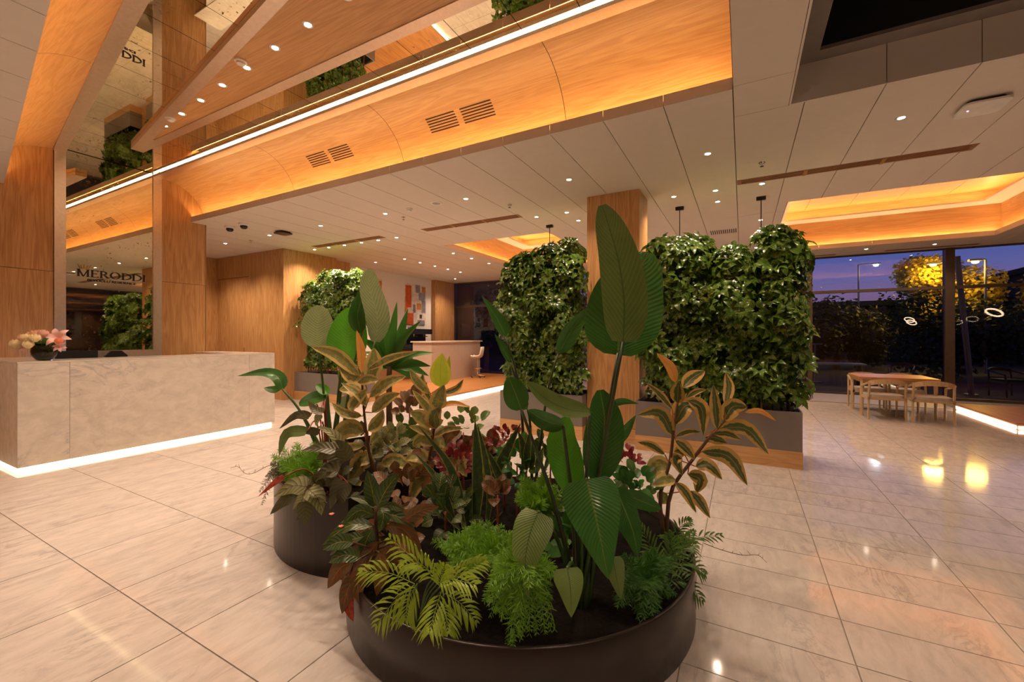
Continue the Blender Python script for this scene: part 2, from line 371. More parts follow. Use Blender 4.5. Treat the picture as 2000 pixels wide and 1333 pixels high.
for q, (sc_, t) in enumerate(sc_t):
    w, d = round(t[1] - t[0] - .006, 3), round(t[3] - t[2] - .006, 3)
    if sc_ > 0 and q < 290:
        if (w, d) not in cache:
            ob = MB().box(-w / 2, w / 2, -d / 2, d / 2, -.02, 0).build('tile', 'marble_floor', fl, local=True); cache[(w, d)] = ob.data
        else:
            ob = bpy.data.objects.new('tile', cache[(w, d)]); COL.objects.link(ob); ob.parent = fl
        ob.location = ((t[0] + t[1]) / 2, (t[2] + t[3]) / 2, 0)
    else: rest.box(t[0] + .003, t[1] - .003, t[2] + .003, t[3] - .003, -.02, 0)
rest.build('tile', 'marble_far', fl, kind='stuff')
# stone strip in front of the window wall
st = MB().box(-6.0, 3.79, 11.75, Y1 - .1, -.005, .02).build('trim_1', 'stone_taupe'); st['kind'] = 'structure'; st['label'] = 'taupe stone strip along the foot of the glass wall'
# ---- ceiling
def joined(rects, z0, z1):
    mb = MB()
    for q in rects: mb.box(q[0], q[1], q[2], q[3], z0, z1)
    return mb
base_r = subrect((X0, X1, AYF, Y1), [H_R, H_M, H_B]) + subrect((AXR, X1, Y0, AYF), [H_B])
cb_ = joined(base_r, CZ + .02, CZ + .05)
cb_.prism([(X0, Y0), (AXR, Y0), (AXR, lineL(AXR)), (X0, lineL(X0))], CZ + .02, CZ + .05)
cb_.box(X0 - .2, X1 + .2, Y0 - .2, Y1 + .2, 5.2, 5.4)  # unseen roof slab added to keep sky light from leaking in
ceil = cb_.build('ceiling', 'ceiling_joint'); ceil['kind'] = 'structure'; ceil['label'] = 'white panelled soffit ceiling with lit openings'
PW = .545; G = .004
xk = [AXR + PW * k for k in range(-23, 15)]
xk = [x for x in xk if X0 < x < X1]; xk = [X0] + xk + [X1]
for i in range(len(xk) - 1):
    a, c = xk[i], xk[i + 1]
    if c - a < .05: continue
    ylo = AYF if a < AXR - .01 else Y0
    cuts = [ylo, 3.9 if ylo < 3 else ylo, 8.2, Y1]; cuts = sorted(set(cuts))
    for j in range(len(cuts) - 1):
        for q in subrect((a, c, cuts[j], cuts[j + 1]), [H_R, H_M, H_B]):
            MB().box(q[0] + G, q[1] - G, q[2] + (0 if q[2] == AYF else G * .5), q[3] - G * .5, CZ, CZ + .02).build('panel', 'ceiling_white', ceil)
    if a < AXR - .01:
        MB().prism([(a + G, Y0), (c - G, Y0), (c - G, lineL(c)), (a + G, lineL(a))], CZ, CZ + .02).build('panel', 'ceiling_white', ceil)
        # lip fascia of the lit cove, one board per ceiling panel
        if a > WX - .3:
            aa = max(a, WX); MB().box(aa + G * .6, c - G * .6, AYF - .012, AYF, CZ, CZ + .10).build('fascia_board', 'ceiling_white', ceil)
            MB().prism([(aa + G * .6, lineL(aa)), (c - G * .6, lineL(c)), (c - G * .6, lineL(c) + .012), (aa + G * .6, lineL(aa) + .012)], CZ, CZ + .10).build('fascia_board', 'ceiling_white', ceil)
# end wall of atrium above the soffit
MB().box(AXR, AXR + .05, lineL(AXR) - .6, AYF + .3, CZ + .02, MZ + .1).build('end_board', 'ceiling_white', ceil)
# ---- atrium cove (front, curved oak) : part boards, trims, LEDs
cov = struct('trim_2', (0, 0, 0), 'curved oak cove with hidden light along the front of the mirrored ceiling')
def arc(sgn, y_w, y_t, z0, z1, n=12):
    pr = [(y_w, z0 - .02)]
    for i in range(n + 1):
        a = math.pi / 2 * i / n; pr.append((y_w + (y_t - y_w) * (1 - math.cos(a)), z0 + (z1 - z0) * math.sin(a)))
    return pr
prof_f = arc(1, 4.13, 3.49, CZ + .06, 4.17)
sm = [WX, -6.02, -3.81, -1.60, AXR]
for i in range(4): MB().sheet(prof_f, sm[i] + .003, sm[i + 1] - .003).build('cove_panel', 'oak_long', cov, smooth=True)
MB().sheet([(y + .012, z + .012) for y, z in prof_f], WX, AXR).build('backing', 'slot_dark', cov)
MB().box(WX, AXR, AYF, 4.13, CZ + .03, CZ + .045).build('gutter', 'ceiling_white', cov)
MB().box(WX + .02, AXR - .02, AYF + .02, AYF + .05, CZ + .045, CZ + .06).build('led_strip', 'led_cove', cov)
MB().box(WX, AXR, 3.375, 3.495, 4.155, 4.17).box(WX, AXR, 3.375, 3.380, 4.17, 4.190).build('metal_trim', 'metal_leaf', cov)
x = WX + .1; k = 0
while x < AXR - .2:
    e = min(x + 1.18, AXR - .02); dy = .006 * (k % 3); MB().box(x, e - .004, 3.384 + dy, 3.47 + dy, 4.172, 4.188).build('led_tube', 'led_white', cov); x = e; k += 1
# grilles in the cove
for gx0, gx1 in ((-5.44, -4.60), (-3.27, -2.38)):
    for h in (0, 1):
        w_ = (gx1 - gx0 - .08) / 2; a0 = gx0 + h * (w_ + .08); g_ = thing('cove_grille', (a0 + w_ / 2, 3.75, 3.95), ('desk-side' if h == 0 else 'window-side') + ' half of the slotted grille pair in the oak cove ' + ('nearer the mirror' if gx0 < -4 else 'farther from the mirror'), 'air grille', 'air grilles in the curved cove')
        for q in range(6):
            a = math.pi / 2 * (.40 + .032 * q); yy = 4.13 - .64 * (1 - math.cos(a)); zz = CZ + .06 + (4.17 - CZ - .06) * math.sin(a)
            t_ = Vector((0, -.64 * math.sin(a), (4.11 - CZ) * math.cos(a))).normalized(); n_ = Vector((0, -t_.z, t_.y)); c0 = Vector((0, yy, zz))
            cs = [c0 - t_ * .005 - n_ * .004, c0 + t_ * .006 - n_ * .004, c0 + t_ * .006 + n_ * .004, c0 - t_ * .006 + n_ * .004]
            MB().add([(a0, c.y, c.z) for c in cs] + [(a0 + w_, c.y, c.z) for c in cs], [(0, 1, 2, 3), (7, 6, 5, 4), (0, 4, 5, 1), (1, 5, 6, 2), (2, 6, 7, 3), (3, 7, 4, 0)]).build('slot', 'slot_dark', g_)
# ---- slanted cove on the other side
cv2 = struct('trim_3', (0, 0, 0), 'slanting curved oak cove with metal trim beside the mirrored ceiling')
pl = arc(-1, -.16, .48, CZ + .06, 4.17)
mb = MB(); n_ = len(pl)
brk = [WX, -5.6, -2.6, AXR]
for i in range(3):
    a, c = brk[i] + .003, brk[i + 1] - .003
    MB().add([(a, lineL(a, y), z) for y, z in pl] + [(c, lineL(c, y), z) for y, z in pl], [(j, j + 1, n_ + j + 1, n_ + j) for j in range(n_ - 1)]).build('cove_panel', 'oak_long', cv2, smooth=True)
def slant(o0, o1, z0, z1, xa=WX, xb=AXR): return MB().prism([(xa, lineL(xa, o0)), (xb, lineL(xb, o0)), (xb, lineL(xb, o1)), (xa, lineL(xa, o1))], z0, z1)
slant(-.18, 0, CZ + .03, CZ + .045).build('gutter', 'ceiling_white', cv2); slant(-.05, -.02, CZ + .045, CZ + .06, WX + .05, AXR - .05).build('led_strip', 'led_cove', cv2)
slant(.47, .60, 4.155, MZ).build('metal_trim', 'metal_leaf', cv2); slant(-.2, -.19, CZ, 4.3).build('backing', 'slot_dark', cv2)
# ---- mirrored ceiling panels
mc = struct('ceiling_mirror', (0, 0, 0), 'antique spotted mirror panels over the reception atrium')
xb = [WX + .02] + [x for x in [-4.42 + .54 * k for k in range(-7, 9)] if WX + .3 < x < AXR - .2] + [AXR]
for i in range(len(xb) - 1):
    a, c = xb[i] + .003, xb[i + 1] - .003
    MB().prism([(a, lineL(a, .55)), (c, lineL(c, .55)), (c, 4.05), (a, 4.05)], MZ, MZ + .02).build('mirror_panel', 'antique_mirror', mc)
# ---- wedge shaped oak beam under the mirror
bw = thing('ceiling_wedge', (-7.2, 2.75, 4.16), 'long wedge-shaped oak ceiling panel with metal edges under the mirrored ceiling', 'ceiling panel')
tipx, yr = -7.64, 2.86
yl = lambda x: 2.72 - .161 * (x - tipx)
xe = AXR - .02; tw = .11
ax_ = tipx + .62; 
MB().prism([(ax_, yr - tw), (xe, yr - tw), (xe, yl(xe) + tw), (ax_, yl(ax_) + tw)], 4.165, MZ - .002).build('oak_panel', 'oak_long', bw)
MB().prism([(tipx, yr), (xe, yr), (xe, yr - tw), (ax_, yr - tw), (tipx, (yr + yl(tipx)) / 2)], 4.155, MZ - .002).build('metal_edge', 'metal_leaf', bw)
MB().prism([(tipx, (yr + yl(tipx)) / 2), (ax_, yr - tw), (ax_, yl(ax_) + tw), (xe, yl(xe) + tw), (xe, yl(xe)), (tipx, yl(tipx))], 4.155, MZ - .002).build('metal_edge', 'metal_leaf', bw)
# ---- wall behind reception : oak panels, mirror, metal frame
wl = MB().box(WX - .3, WX - .02, Y0, 4.16, 0, 5.2).build('wall_left', 'slot_dark'); wl['kind'] = 'structure'; wl['label'] = 'oak panelled wall with tall framed mirror behind reception'
for y0, y1 in ((Y0, -3.6), (-3.6, -2.2), (-2.2, -.8), (-.8, .55), (.55, 2.21), (3.49, 4.17)):
    for z0, z1 in ((0, 2.42), (2.42, 4.6)): MB().box(WX - .02, WX, y0 + .003, y1 - .003, z0 + .003, z1 - .003).build('panel', 'oak_vertical', wl)
MB().box(WX - .3, WX, 4.16, 4.175, 0, CZ).build('panel', 'oak_vertical', wl)
for y0, y1 in ((2.21, 2.33), (3.37, 3.49)): MB().box(WX - .02, WX + .02, y0, y1, 0, MZ).build('metal_frame', 'metal_leaf', wl)
MB().box(WX - .01, WX, 2.33, 3.37, 1.27, MZ).build('mirror_pane', 'antique_mirror', wl)
MB().box(WX - .01, WX + .02, 2.33, 3.37, 1.15, 1.27).build('metal_frame', 'metal_leaf', wl)
MB().box(WX - .01, WX, 2.33, 3.37, 0, 1.15).build('panel', 'oak_vertical', wl)
# ---- oak volume to the left of the bar
wv = MB().box(X0, -9.40, 6.17, 7.58, 0, CZ).build('wall_left_back', 'slot_dark'); wv['kind'] = 'structure'; wv['label'] = 'oak clad block of wall panels beyond the reception desk'
for x0, x1 in ((-10.73, -9.35),): MB().box(x0 + .003, x1, 6.12, 6.17, 0, CZ - .003).build('panel', 'oak_vertical', wv)
MB().box(X0, -10.735, 6.12, 6.17, 2.98, CZ - .003).build('panel', 'oak_vertical', wv)
for y0, y1 in ((6.17, 7.58),): MB().box(-9.40, -9.35, y0, y1, 0, CZ - .003).build('panel', 'oak_vertical', wv)
dr = MB().box(X0, -10.735, 6.16, 6.172, 0.01, 2.97).build('door_1', 'oak_vertical'); dr['kind'] = 'structure'; dr['label'] = 'flush oak door set back in the panelled wall'
MB().box(-11.0, -10.97, 6.13, 6.16, 1.0, 1.2).build('door_handle', 'chrome', dr)
rc = MB().box(X0, -9.62, 7.58, 8.25, 0, CZ).build('wall_left_niche', 'oak_vertical'); rc['kind'] = 'structure'; rc['label'] = 'narrow recessed oak wall beside the white art wall'
wa = MB().box(-10.2, -10.0, 8.25, 12.24, 0, CZ).build('wall_left_art', 'plaster_white'); wa['kind'] = 'structure'; wa['label'] = 'white wall hung with abstract paintings behind the bar'
wp = MB().box(-10.2, -9.82, 12.24, 13.4, 0, CZ).build('wall_left_pier', 'oak_vertical'); wp['kind'] = 'structure'; wp['label'] = 'oak pier between the white wall and the glass wall'
cw = MB().box(X0 - .2, X0, Y0, Y1, 0, 5.2).build('wall_left_corridor', 'oak_vertical'); cw['kind'] = 'structure'; cw['label'] = 'oak wall at the end of the corridor'
# ---- wall behind the camera
wf = MB().box(X0 - .2, X1 + .2, Y0 - .2, Y0, 0, 5.2).build('wall_front', 'oak_vertical'); wf['kind'] = 'structure'; wf['label'] = 'oak panelled wall opposite the glass wall'
# ---- glass walls
def glazing(name, label, axis, at, spans, z_tr, big):
    s_ = struct(name, (0, 0, 0), label)
    def bx(a, b, d0, d1, z0, z1): return MB().box(a, b, at + d0, at + d1, z0, z1) if axis == 'y' else MB().box(at + d0, at + d1, a, b, z0, z1)
    bx(spans[0], spans[-1], -.05, .05, 0.0, .06).build('sill', 'bronze_frame', s_); bx(spans[0], spans[-1], -.06, .06, CZ - .03, CZ + .3).build('head', 'bronze_frame', s_)
    for i, q in enumerate(spans):
        w_ = .08 if q in big else .05
        bx(q - w_, q + w_, -.09, .09, 0, CZ).build('mullion', 'bronze_frame', s_)
    for i in range(len(spans) - 1):
        a, b = spans[i] + .05, spans[i + 1] - .05
        bx(a, b, -.045, .045, z_tr - .035, z_tr + .035).build('transom', 'bronze_frame', s_)
        bx(a, b, -.006, .006, .06, z_tr - .035).build('pane', 'window_glass', s_); bx(a, b, -.006, .006, z_tr + .035, CZ - .03).build('pane', 'window_glass', s_)
    return s_
glazing('wall_back', 'tall glass wall with bronze frames looking onto the street at dusk', 'y', Y1, [-9.85, -7.0, -4.15, -1.3, 1.55, 4.21, 7.45], 2.62, [4.21])
glazing('wall_right', 'tall glass entrance wall facing the reception mirror', 'x', X1, [Y0, -2.2, .6, 3.4, 6.2, 9.0, 11.6, 13.4], 2.62, [3.4, 6.2])
# ---- dark shaft in the soffit
sh = struct('ceiling_shaft', (0, 0, 0), 'dark rectangular recess cut into the white ceiling')
x0, x1, y0, y1 = H_B
for q in range(int((x1 - x0) / PW) + 1):
    a = x0 if q == 0 else AXR + PW * (q + 1); c = min(AXR + PW * (q + 2), x1)
    if c > a: MB().box(a + .003, c - .003, y1 - .015, y1, CZ, CZ + .32).build('side_board', 'ceiling_white', sh)
MB().box(x0, x0 + .015, y0, y1 - .015, CZ, CZ + .32).build('side_board', 'ceiling_white', sh); MB().box(x1 - .015, x1, y0, y1 - .015, CZ, CZ + .32).build('side_board', 'ceiling_white', sh); MB().box(x0, x1, y0, y0 + .015, CZ, CZ + .32).build('side_board', 'ceiling_white', sh)
for q in subrect((x0, x1, y0, y1), [(x0 + .2, x1 - .2, y0 + .2, y1 - .17)]): MB().box(*q, CZ + .32, CZ + .35).build('rim', 'shaft_grey', sh)
MB().box(x0, x1, y0, y1, CZ + .9, CZ + .92).build('void_board', 'black_void', sh)
for q in ((x0 + .18, x0 + .2, y0, y1), (x1 - .2, x1 - .18, y0, y1), (x0, x1, y1 - .17, y1 - .15), (x0, x1, y0 + .18, y0 + .2)): MB().box(*q, CZ + .35, CZ + .9).build('void_board', 'black_void', sh)
# ---- oak coffers with hidden light
def coffer(name, label, H):
    s_ = struct(name, (0, 0, 0), label); x0, x1, y0, y1 = H; o = .12; zt = 4.2
    for a, b, c, d in ((x0, x1, y0, y0 + .012), (x0, x1, y1 - .012, y1), (x0, x0 + .012, y0, y1), (x1 - .012, x1, y0, y1)):
        L = (b - a) if (b - a) > (d - c) else (d - c); nb = max(2, round(L / 1.1))
        for i in range(nb):
            if b - a > d - c: q = (a + L * i / nb + .002, a + L * (i + 1) / nb - .002, c, d)
            else: q = (a, b, c + L * i / nb + .002, c + L * (i + 1) / nb - .002)
            MB().box(*q, CZ, CZ + .10).build('fascia_board', 'ceiling_white', s_)
    for q in subrect((x0 - o - .02, x1 + o + .02, y0 - o - .02, y1 + o + .02), [(x0, x1, y0, y1)]): MB().box(*q, CZ + .03, CZ + .045).build('gutter', 'ceiling_white', s_)
    for q in subrect((x0 - .05, x1 + .05, y0 - .05, y1 + .05), [(x0 - .02, x1 + .02, y0 - .02, y1 + .02)]): pass
    for q in ((x0, x1, y0 - .05, y0 - .02), (x0, x1, y1 + .02, y1 + .05), (x0 - .05, x0 - .02, y0, y1), (x1 + .02, x1 + .05, y0, y1)): MB().box(*q, CZ + .045, CZ + .058).build('led_strip', 'led_cove', s_)
    for a, b, c, d, mt in ((x0 - o, x1 + o, y0 - o - .02, y0 - o, 'oak_long'), (x0 - o, x1 + o, y1 + o, y1 + o + .02, 'oak_long'), (x0 - o - .02, x0 - o, y0 - o, y1 + o, 'oak_deep'), (x1 + o, x1 + o + .02, y0 - o, y1 + o, 'oak_deep')):
        MB().box(a, b, c, d, CZ + .045, zt + .42).build('side_board', mt, s_)
    iz = .26
    for q in subrect((x0 - o, x1 + o, y0 - o, y1 + o), [(x0 + iz, x1 - iz, y0 + iz, y1 - iz)]): MB().box(*q, zt, zt + .03).build('ring_board', 'plaster_white', s_)
    for q in ((x0 + .1, x1 - .1, y0 + .12, y0 + .15), (x0 + .1, x1 - .1, y1 - .15, y1 - .12), (x0 + .12, x0 + .15, y0 + .1, y1 - .1), (x1 - .15, x1 - .12, y0 + .1, y1 - .1)): MB().box(*q, zt + .03, zt + .043).build('led_strip', 'led_cove', s_)
    nb = max(2, round((x1 - x0) / .78))
    for i in range(nb):
        a = x0 - o + (x1 - x0 + 2 * o) * i / nb; c = x0 - o + (x1 - x0 + 2 * o) * (i + 1) / nb
        MB().box(a + .003, c - .003, y0 - o, y1 + o, zt + .28, zt + .3).build('oak_board', 'oak_long', s_)
    return s_
coffer('ceiling_coffer_1', 'large glowing oak coffer in the ceiling by the window wall', H_R)
coffer('ceiling_coffer_2', 'smaller glowing oak coffer in the ceiling near the bar', H_M)
# ---- column
co = struct('column', (-1.62, 6.27, 0), 'square oak clad column between the leafy planters')
MB().box(-2.0, -1.25, 5.99, 6.55, .2, CZ).build('shaft', 'oak_vertical', co); MB().box(-2.005, -1.245, 5.975, 6.555, 0, .195).build('plinth', 'oak_long', co)
# ---- raised oak platforms with lit edge
def platform(name, label, x0, x1, y0, y1, edges):
    s_ = struct(name, (0, 0, 0), label)
    MB().box(x0 + .03, x1, y0 + .03, y1, .0, .09).build('base', 'slot_dark', s_) if 0 else None
    nb = round((x1 - x0) / .19)
    MB().box(x0 + .02, x1 - .02, y0 + .02, y1 - .001, 0, .088).build('base', 'grille_brown', s_)
    for i in range(nb):
        a = x0 + (x1 - x0) * i / nb; c = x0 + (x1 - x0) * (i + 1) / nb
        MB().box(a + .0015, c - .0015, y0, y1, .088, .11).build('plank', 'oak_floor', s_)
    for q in edges: MB().box(*q, .012, .06).build('led_strip', 'led_floor', s_)
    return s_
platform('floor_platform_1', 'raised oak floor of the bar with glowing edge', -9.6, -6.02, 7.2, 13.35, [(-6.04, -6.025, 7.25, 13.3)])
platform('floor_platform_2', 'raised oak floor corner by the window with glowing edge', 3.82, X1 - .12, 9.74, 12.0, [(3.825, 3.84, 9.78, 11.95), (3.85, X1 - .2, 9.745, 9.76)])
# ================================================================ LAMPS
LAMP = (1.0, .735, .525)
def spot(parent, loc, w, ang=120, blend=.9, rad=.03, col=LAMP):
    d = bpy.data.lights.new('lamp', 'SPOT'); d.energy = w * 1.55; d.color = col; d.spot_size = R(ang); d.spot_blend = blend; d.shadow_soft_size = rad
    o = bpy.data.objects.new('lamp', d); COL.objects.link(o); o.parent = parent; o.location = loc; return o
dl_ring = dl_lens = None
def downlight(x, y, z, label, group, w=30, ang=125):
    global dl_ring, dl_lens
    t = thing('downlight', (x, y, z), label, 'downlight', group)
    if dl_ring is None:
        a = MB().lathe([(.030, .0), (.030, -.004), (.045, -.004), (.047, 0)], n=16).build('trim_ring', 'white_plastic', t, local=True); dl_ring = a.data
        b = MB().lathe([(.0, -.0015), (.028, -.0015), (.028, .0)], n=16).build('lens', 'downlight_lens', t, local=True); dl_lens = b.data
    else:
        for nm, me in (('trim_ring', dl_ring), ('lens', dl_lens)):
            q = bpy.data.objects.new(nm, me); COL.objects.link(q); q.parent = t
    spot(t, (0, 0, -.02), w, ang); return t
DL = {
 'recessed downlight in the white ceiling between reception and the planters': [(-.34, 5.2), (-1.98, 5.2), (-3.6, 5.2), (-5.22, 5.2), (-6.84, 5.2), (-8.4, 5.2), (-10.0, 5.2), (-11.2, 5.2), (1.3, 5.2), (2.9, 5.2)],
 'recessed downlight in the row beside the brown slot diffuser over the planters': [(.23, 6.57), (-.33, 6.57), (-.88, 6.57), (-2.54, 6.57), (-3.09, 6.57), (-6.28, 6.57), (-6.8, 6.57), (-7.3, 6.57), (-7.84, 6.57), (-8.36, 6.57), (-8.86, 6.57)],
 'recessed downlight right behind the oak column': [(-.33, 7.13), (-2.54, 7.13)],
 'recessed downlight in the ceiling over the bar platform': [(-8.92, 8.52), (-7.86, 8.52), (-7.87, 9.15), (-7.88, 9.8), (-7.9, 10.45), (-7.92, 11.13), (-9.02, 12.36)],
 'recessed downlight along the edge of the smaller coffer': [(-6.26, 8.5), (-6.26, 9.3), (-6.26, 10.17), (-6.26, 11.11), (-3.08, 8.5), (-3.08, 9.6)],
 'recessed downlight along the edge of the large coffer': [(.28, 8.62), (.28, 9.45), (.28, 10.34), (.28, 11.3)],
 'recessed downlight in the ceiling strip above the window wall': [(1.41, 12.7), (2.55, 12.7), (3.75, 12.75)],
}
for lab, pts in DL.items():
    for x, y in pts: downlight(x, y, CZ, lab, lab.replace('recessed downlight', 'downlights'), 52 if x < -8 else 30)
for i in range(7):
    f_ = i / 6; downlight(-6.44 + (3.17) * f_, 2.63 - .27 * f_, 4.165, 'recessed downlight in the wedge-shaped oak ceiling panel', 'downlights in the oak wedge', 36, 120)
for i in range(3):
    downlight(-2.73 + .9 * i, 2.31 - .07 * i, 4.165, 'recessed downlight in the wedge-shaped oak ceiling panel', 'downlights in the oak wedge', 36, 120)
for x, y in ((-6.8, .1), (-4.6, -.6), (-2.6, -1.2), (1.2, .6), (1.2, -1.4), (3.2, -.6), (5.0, 1.2), (5.0, 4.2), (5.2, 6.9), (-6.8, -2.4), (-3.6, -3.0)):  # extra lamps added out of view to light the near floor
    downlight(x, y, CZ, 'added unseen downlight in the white ceiling near the entrance side', 'added downlights near the entrance', 34)
# hanging ring lamps on the entrance side
for x, y, z in ((6.2, 10.1, 2.15), (6.5, 2.1, 2.2), (6.75, 1.4, 2.1)):
    t = thing('ring_pendant', (x, y, CZ), 'glowing ring lamp hanging on a thin wire beside the entrance glass wall', 'pendant lamp', 'ring pendants by the entrance')
    MB().lathe([(.05, 0), (.05, -.03)], (x, y, CZ), 16).build('canopy', 'black_plastic', t); MB().tube([(x, y, CZ), (x, y, z + .19)], .004, n=6).build('wire', 'black_plastic', t)
    MB().torus((x, y, z), (.15, .6, .72), .17, .024).build('ring', 'ring_glow', t)
# thin rod pendants
for x, y, lab in ((-.87, 7.15, 'thin black rod pendant hanging behind the wide hedge right of the column'), (.24, 7.19, 'thin black rod pendant hanging behind the tall narrow shrub'), (-3.11, 7.18, 'thin black rod pendant hanging in front of the smaller coffer')):
    t = thing('rod_pendant', (x, y, CZ), lab, 'pendant lamp', 'rod pendants behind the planters')
    MB().box(x - .06, x + .06, y - .03, y + .03, CZ - .045, CZ).build('canopy', 'black_plastic', t); MB().tube([(x, y, CZ), (x, y, 2.42)], .007, n=6).build('rod', 'black_plastic', t)
    MB().lathe([(0, -.06), (.035, -.05), (.06, 0), (.035, .05), (0.01, .06)], (x, y, 2.36), 16).build('globe', 'white_plastic', t, smooth=True)
# ---- ceiling fittings
for x0, x1, lab in ((-8.6, -6.48, 'near the oak block'), (-5.39, -3.3, 'near the smaller coffer'), (-.06, 2.2, 'near the large coffer'), (2.75, 4.9, 'beyond the white wireless unit')):
    t = thing('slot_diffuser', ((x0 + x1) / 2, 6.38, CZ), 'long brown slot diffuser in the white ceiling ' + lab, 'air diffuser', 'brown slot diffusers')
    MB().box(x0, x1, 6.28, 6.47, CZ - .004, CZ + .001).build('plate', 'grille_brown', t)
    for q in range(3): MB().box(x0 + .05, x1 - .05, 6.31 + .05 * q, 6.335 + .05 * q, CZ - .010, CZ - .004).build('blade', 'grille_brown', t)
    for q in (.33, .66): MB().box(x0 + (x1 - x0) * q - .02, x0 + (x1 - x0) * q + .02, 6.285, 6.465, CZ - .012, CZ - .004).build('bracket', 'letter_gold', t)
for x0, x1 in ((.9, 2.05), (3.0, 4.6)):
    t = thing('window_diffuser', ((x0 + x1) / 2, 13.2, CZ), 'short brown slot diffuser at the head of the glass wall', 'air diffuser', 'diffusers above the glass wall'); MB().box(x0, x1, 13.1, 13.25, CZ - .004, CZ + .001).build('plate', 'grille_brown', t); MB().box(x0 + .03, x1 - .03, 13.15, 13.19, CZ - .009, CZ - .004).build('blade', 'grille_brown', t)
t = thing('ceiling_vent', (-.33, 9.26, CZ), 'small slatted vent in the white ceiling above the wide hedge', 'vent')
for q in range(13): MB().box(-.55 + .036 * q, -.55 + .036 * q + .016, 9.08, 9.42, CZ - .003, CZ + .001).build('slat', 'slot_dark', t)
for x, y, lab in ((.2, 5.77, 'small sprinkler head beside the dark ceiling shaft'), (-5.1, 5.5, 'small sprinkler head near the ceiling smoke detector'), (-3.17, 5.76, 'small sprinkler head in front of the middle slot diffuser'), (-9.2, 5.29, 'small sprinkler head near the corridor door')):
    t = thing('sprinkler', (x, y, CZ), lab, 'sprinkler', 'ceiling sprinklers')
    MB().lathe([(.035, 0), (.03, -.008), (.010, -.012), (.008, -.04)], (x, y, CZ), 12).build('body', 'chrome', t); MB().lathe([(.022, -.042), (.022, -.046)], (x, y, CZ), 12).build('deflector', 'chrome', t)
def detector(x, y, z, lab):
    t = thing('smoke_detector', (x, y, z), lab, 'smoke detector'); MB().lathe([(.055, 0), (.055, -.014), (.042, -.02)], (x, y, z), 20).build('base', 'white_plastic', t); MB().lathe([(.038, -.021), (.036, -.036), (.018, -.046)], (x, y, z), 20).build('head', 'white_plastic', t)
detector(-4.68, 5.18, CZ, 'white smoke detector in the soffit near the middle slot diffuser'); detector(-4.27, 2.36, 4.165, 'white smoke detector in the wide part of the oak wedge'); detector(-6.15, 2.57, 4.165, 'white smoke detector near the tip of the oak wedge')
detector(1.98, 9.3, 4.48, 'white smoke detector on the oak boards of the large coffer')
t = thing('ceiling_speaker', (-4.12, 5.16, CZ), 'flat round grey speaker grille flush in the white ceiling', 'speaker'); MB().lathe([(.10, .0), (.10, -.004), (.085, -.006)], (-4.12, 5.16, CZ), 24).build('rim', 'white_plastic', t); MB().lathe([(.084, -.0055), (.0, -.0075)], (-4.12, 5.16, CZ), 24).build('mesh', 'stone_taupe', t)
for x, y, lab in ((-8.35, 4.42, 'white dome camera nearer the oak wall'), (-7.92, 4.43, 'white dome camera farther from the oak wall')):
    t = thing('dome_camera', (x, y, CZ), lab, 'camera', 'dome cameras by the reception wall'); MB().lathe([(.085, 0), (.085, -.035), (.07, -.045)], (x, y, CZ), 20).build('housing', 'white_plastic', t); MB().lathe([(.062, -.045), (.058, -.075), (.035, -.098), (.0, -.104)], (x, y, CZ), 20).build('dome', 'dark_lens', t, smooth=True)
def rounded(w, d, r, n=5):
    pts = []
    for cx_, cy_, a0 in ((w - r, d - r, 0), (-w + r, d - r, 90), (-w + r, -d + r, 180), (w - r, -d + r, 270)):
        for i in range(n + 1): a = R(a0 + 90 * i / n); pts.append((cx_ + r * math.cos(a), cy_ + r * math.sin(a)))
    return pts
def access_point(x, y, lab, top, body, s):
    t = thing('wireless_unit', (x, y, CZ), lab, 'wireless unit'); rp = rounded(s, s, s * .35)
    MB().prism([(x + a * .8, y + b * .8) for a, b in rp], CZ - .03, CZ).build('mount', top, t); MB().prism([(x + a, y + b) for a, b in rp], CZ - .045, CZ - .028).build('cover', body, t)
    return t
t = access_point(1.84, 5.22, 'white square wireless unit with a purple light on the ceiling', 'black_plastic', 'white_plastic', .15); MB().lathe([(.006, 0), (.006, -.002)], (1.75, 5.22, CZ - .045), 10).build('status_light', 'status_purple', t)
access_point(-7.88, 5.15, 'black square wireless unit on the ceiling beyond reception', 'black_plastic', 'black_plastic', .13)

# ================================================================ RECEPTION
t = thing('reception_desk', (-7.2, 2.93, 0), 'long white marble reception desk with a glowing foot', 'desk')
fx, bx_ = -6.93, -7.48
for y0, y1 in ((1.49, 1.90), (1.90, 3.96), (3.96, 4.38)): MB().box(fx - .02, fx, y0 + .0015, y1 - .0015, .05, 1.19).build('front_slab', 'marble_desk', t)
for y0, y1 in ((1.49, 1.51), (4.36, 4.38)): MB().box(-8.55, fx - .021, y0, y1, .05, 1.19).build('side_slab', 'marble_desk', t)
MB().prism([(fx, 1.49), (fx, 4.38), (-8.60, 4.38), (-8.60, 3.95), (bx_, 3.95), (bx_, 1.95), (-8.60, 1.95), (-8.60, 1.49)], 1.192, 1.21).build('top', 'marble_desk', t)
MB().box(-7.40, fx - .06, 1.55, 4.32, 0, 1.18).build('core', 'plaster_white', t)
MB().box(fx - .06, fx - .025, 1.53, 4.34, .004, .042).build('led_strip', 'led_desk', t); MB().box(-8.5, fx - .06, 1.515, 1.54, .004, .042).build('led_strip', 'led_desk', t)
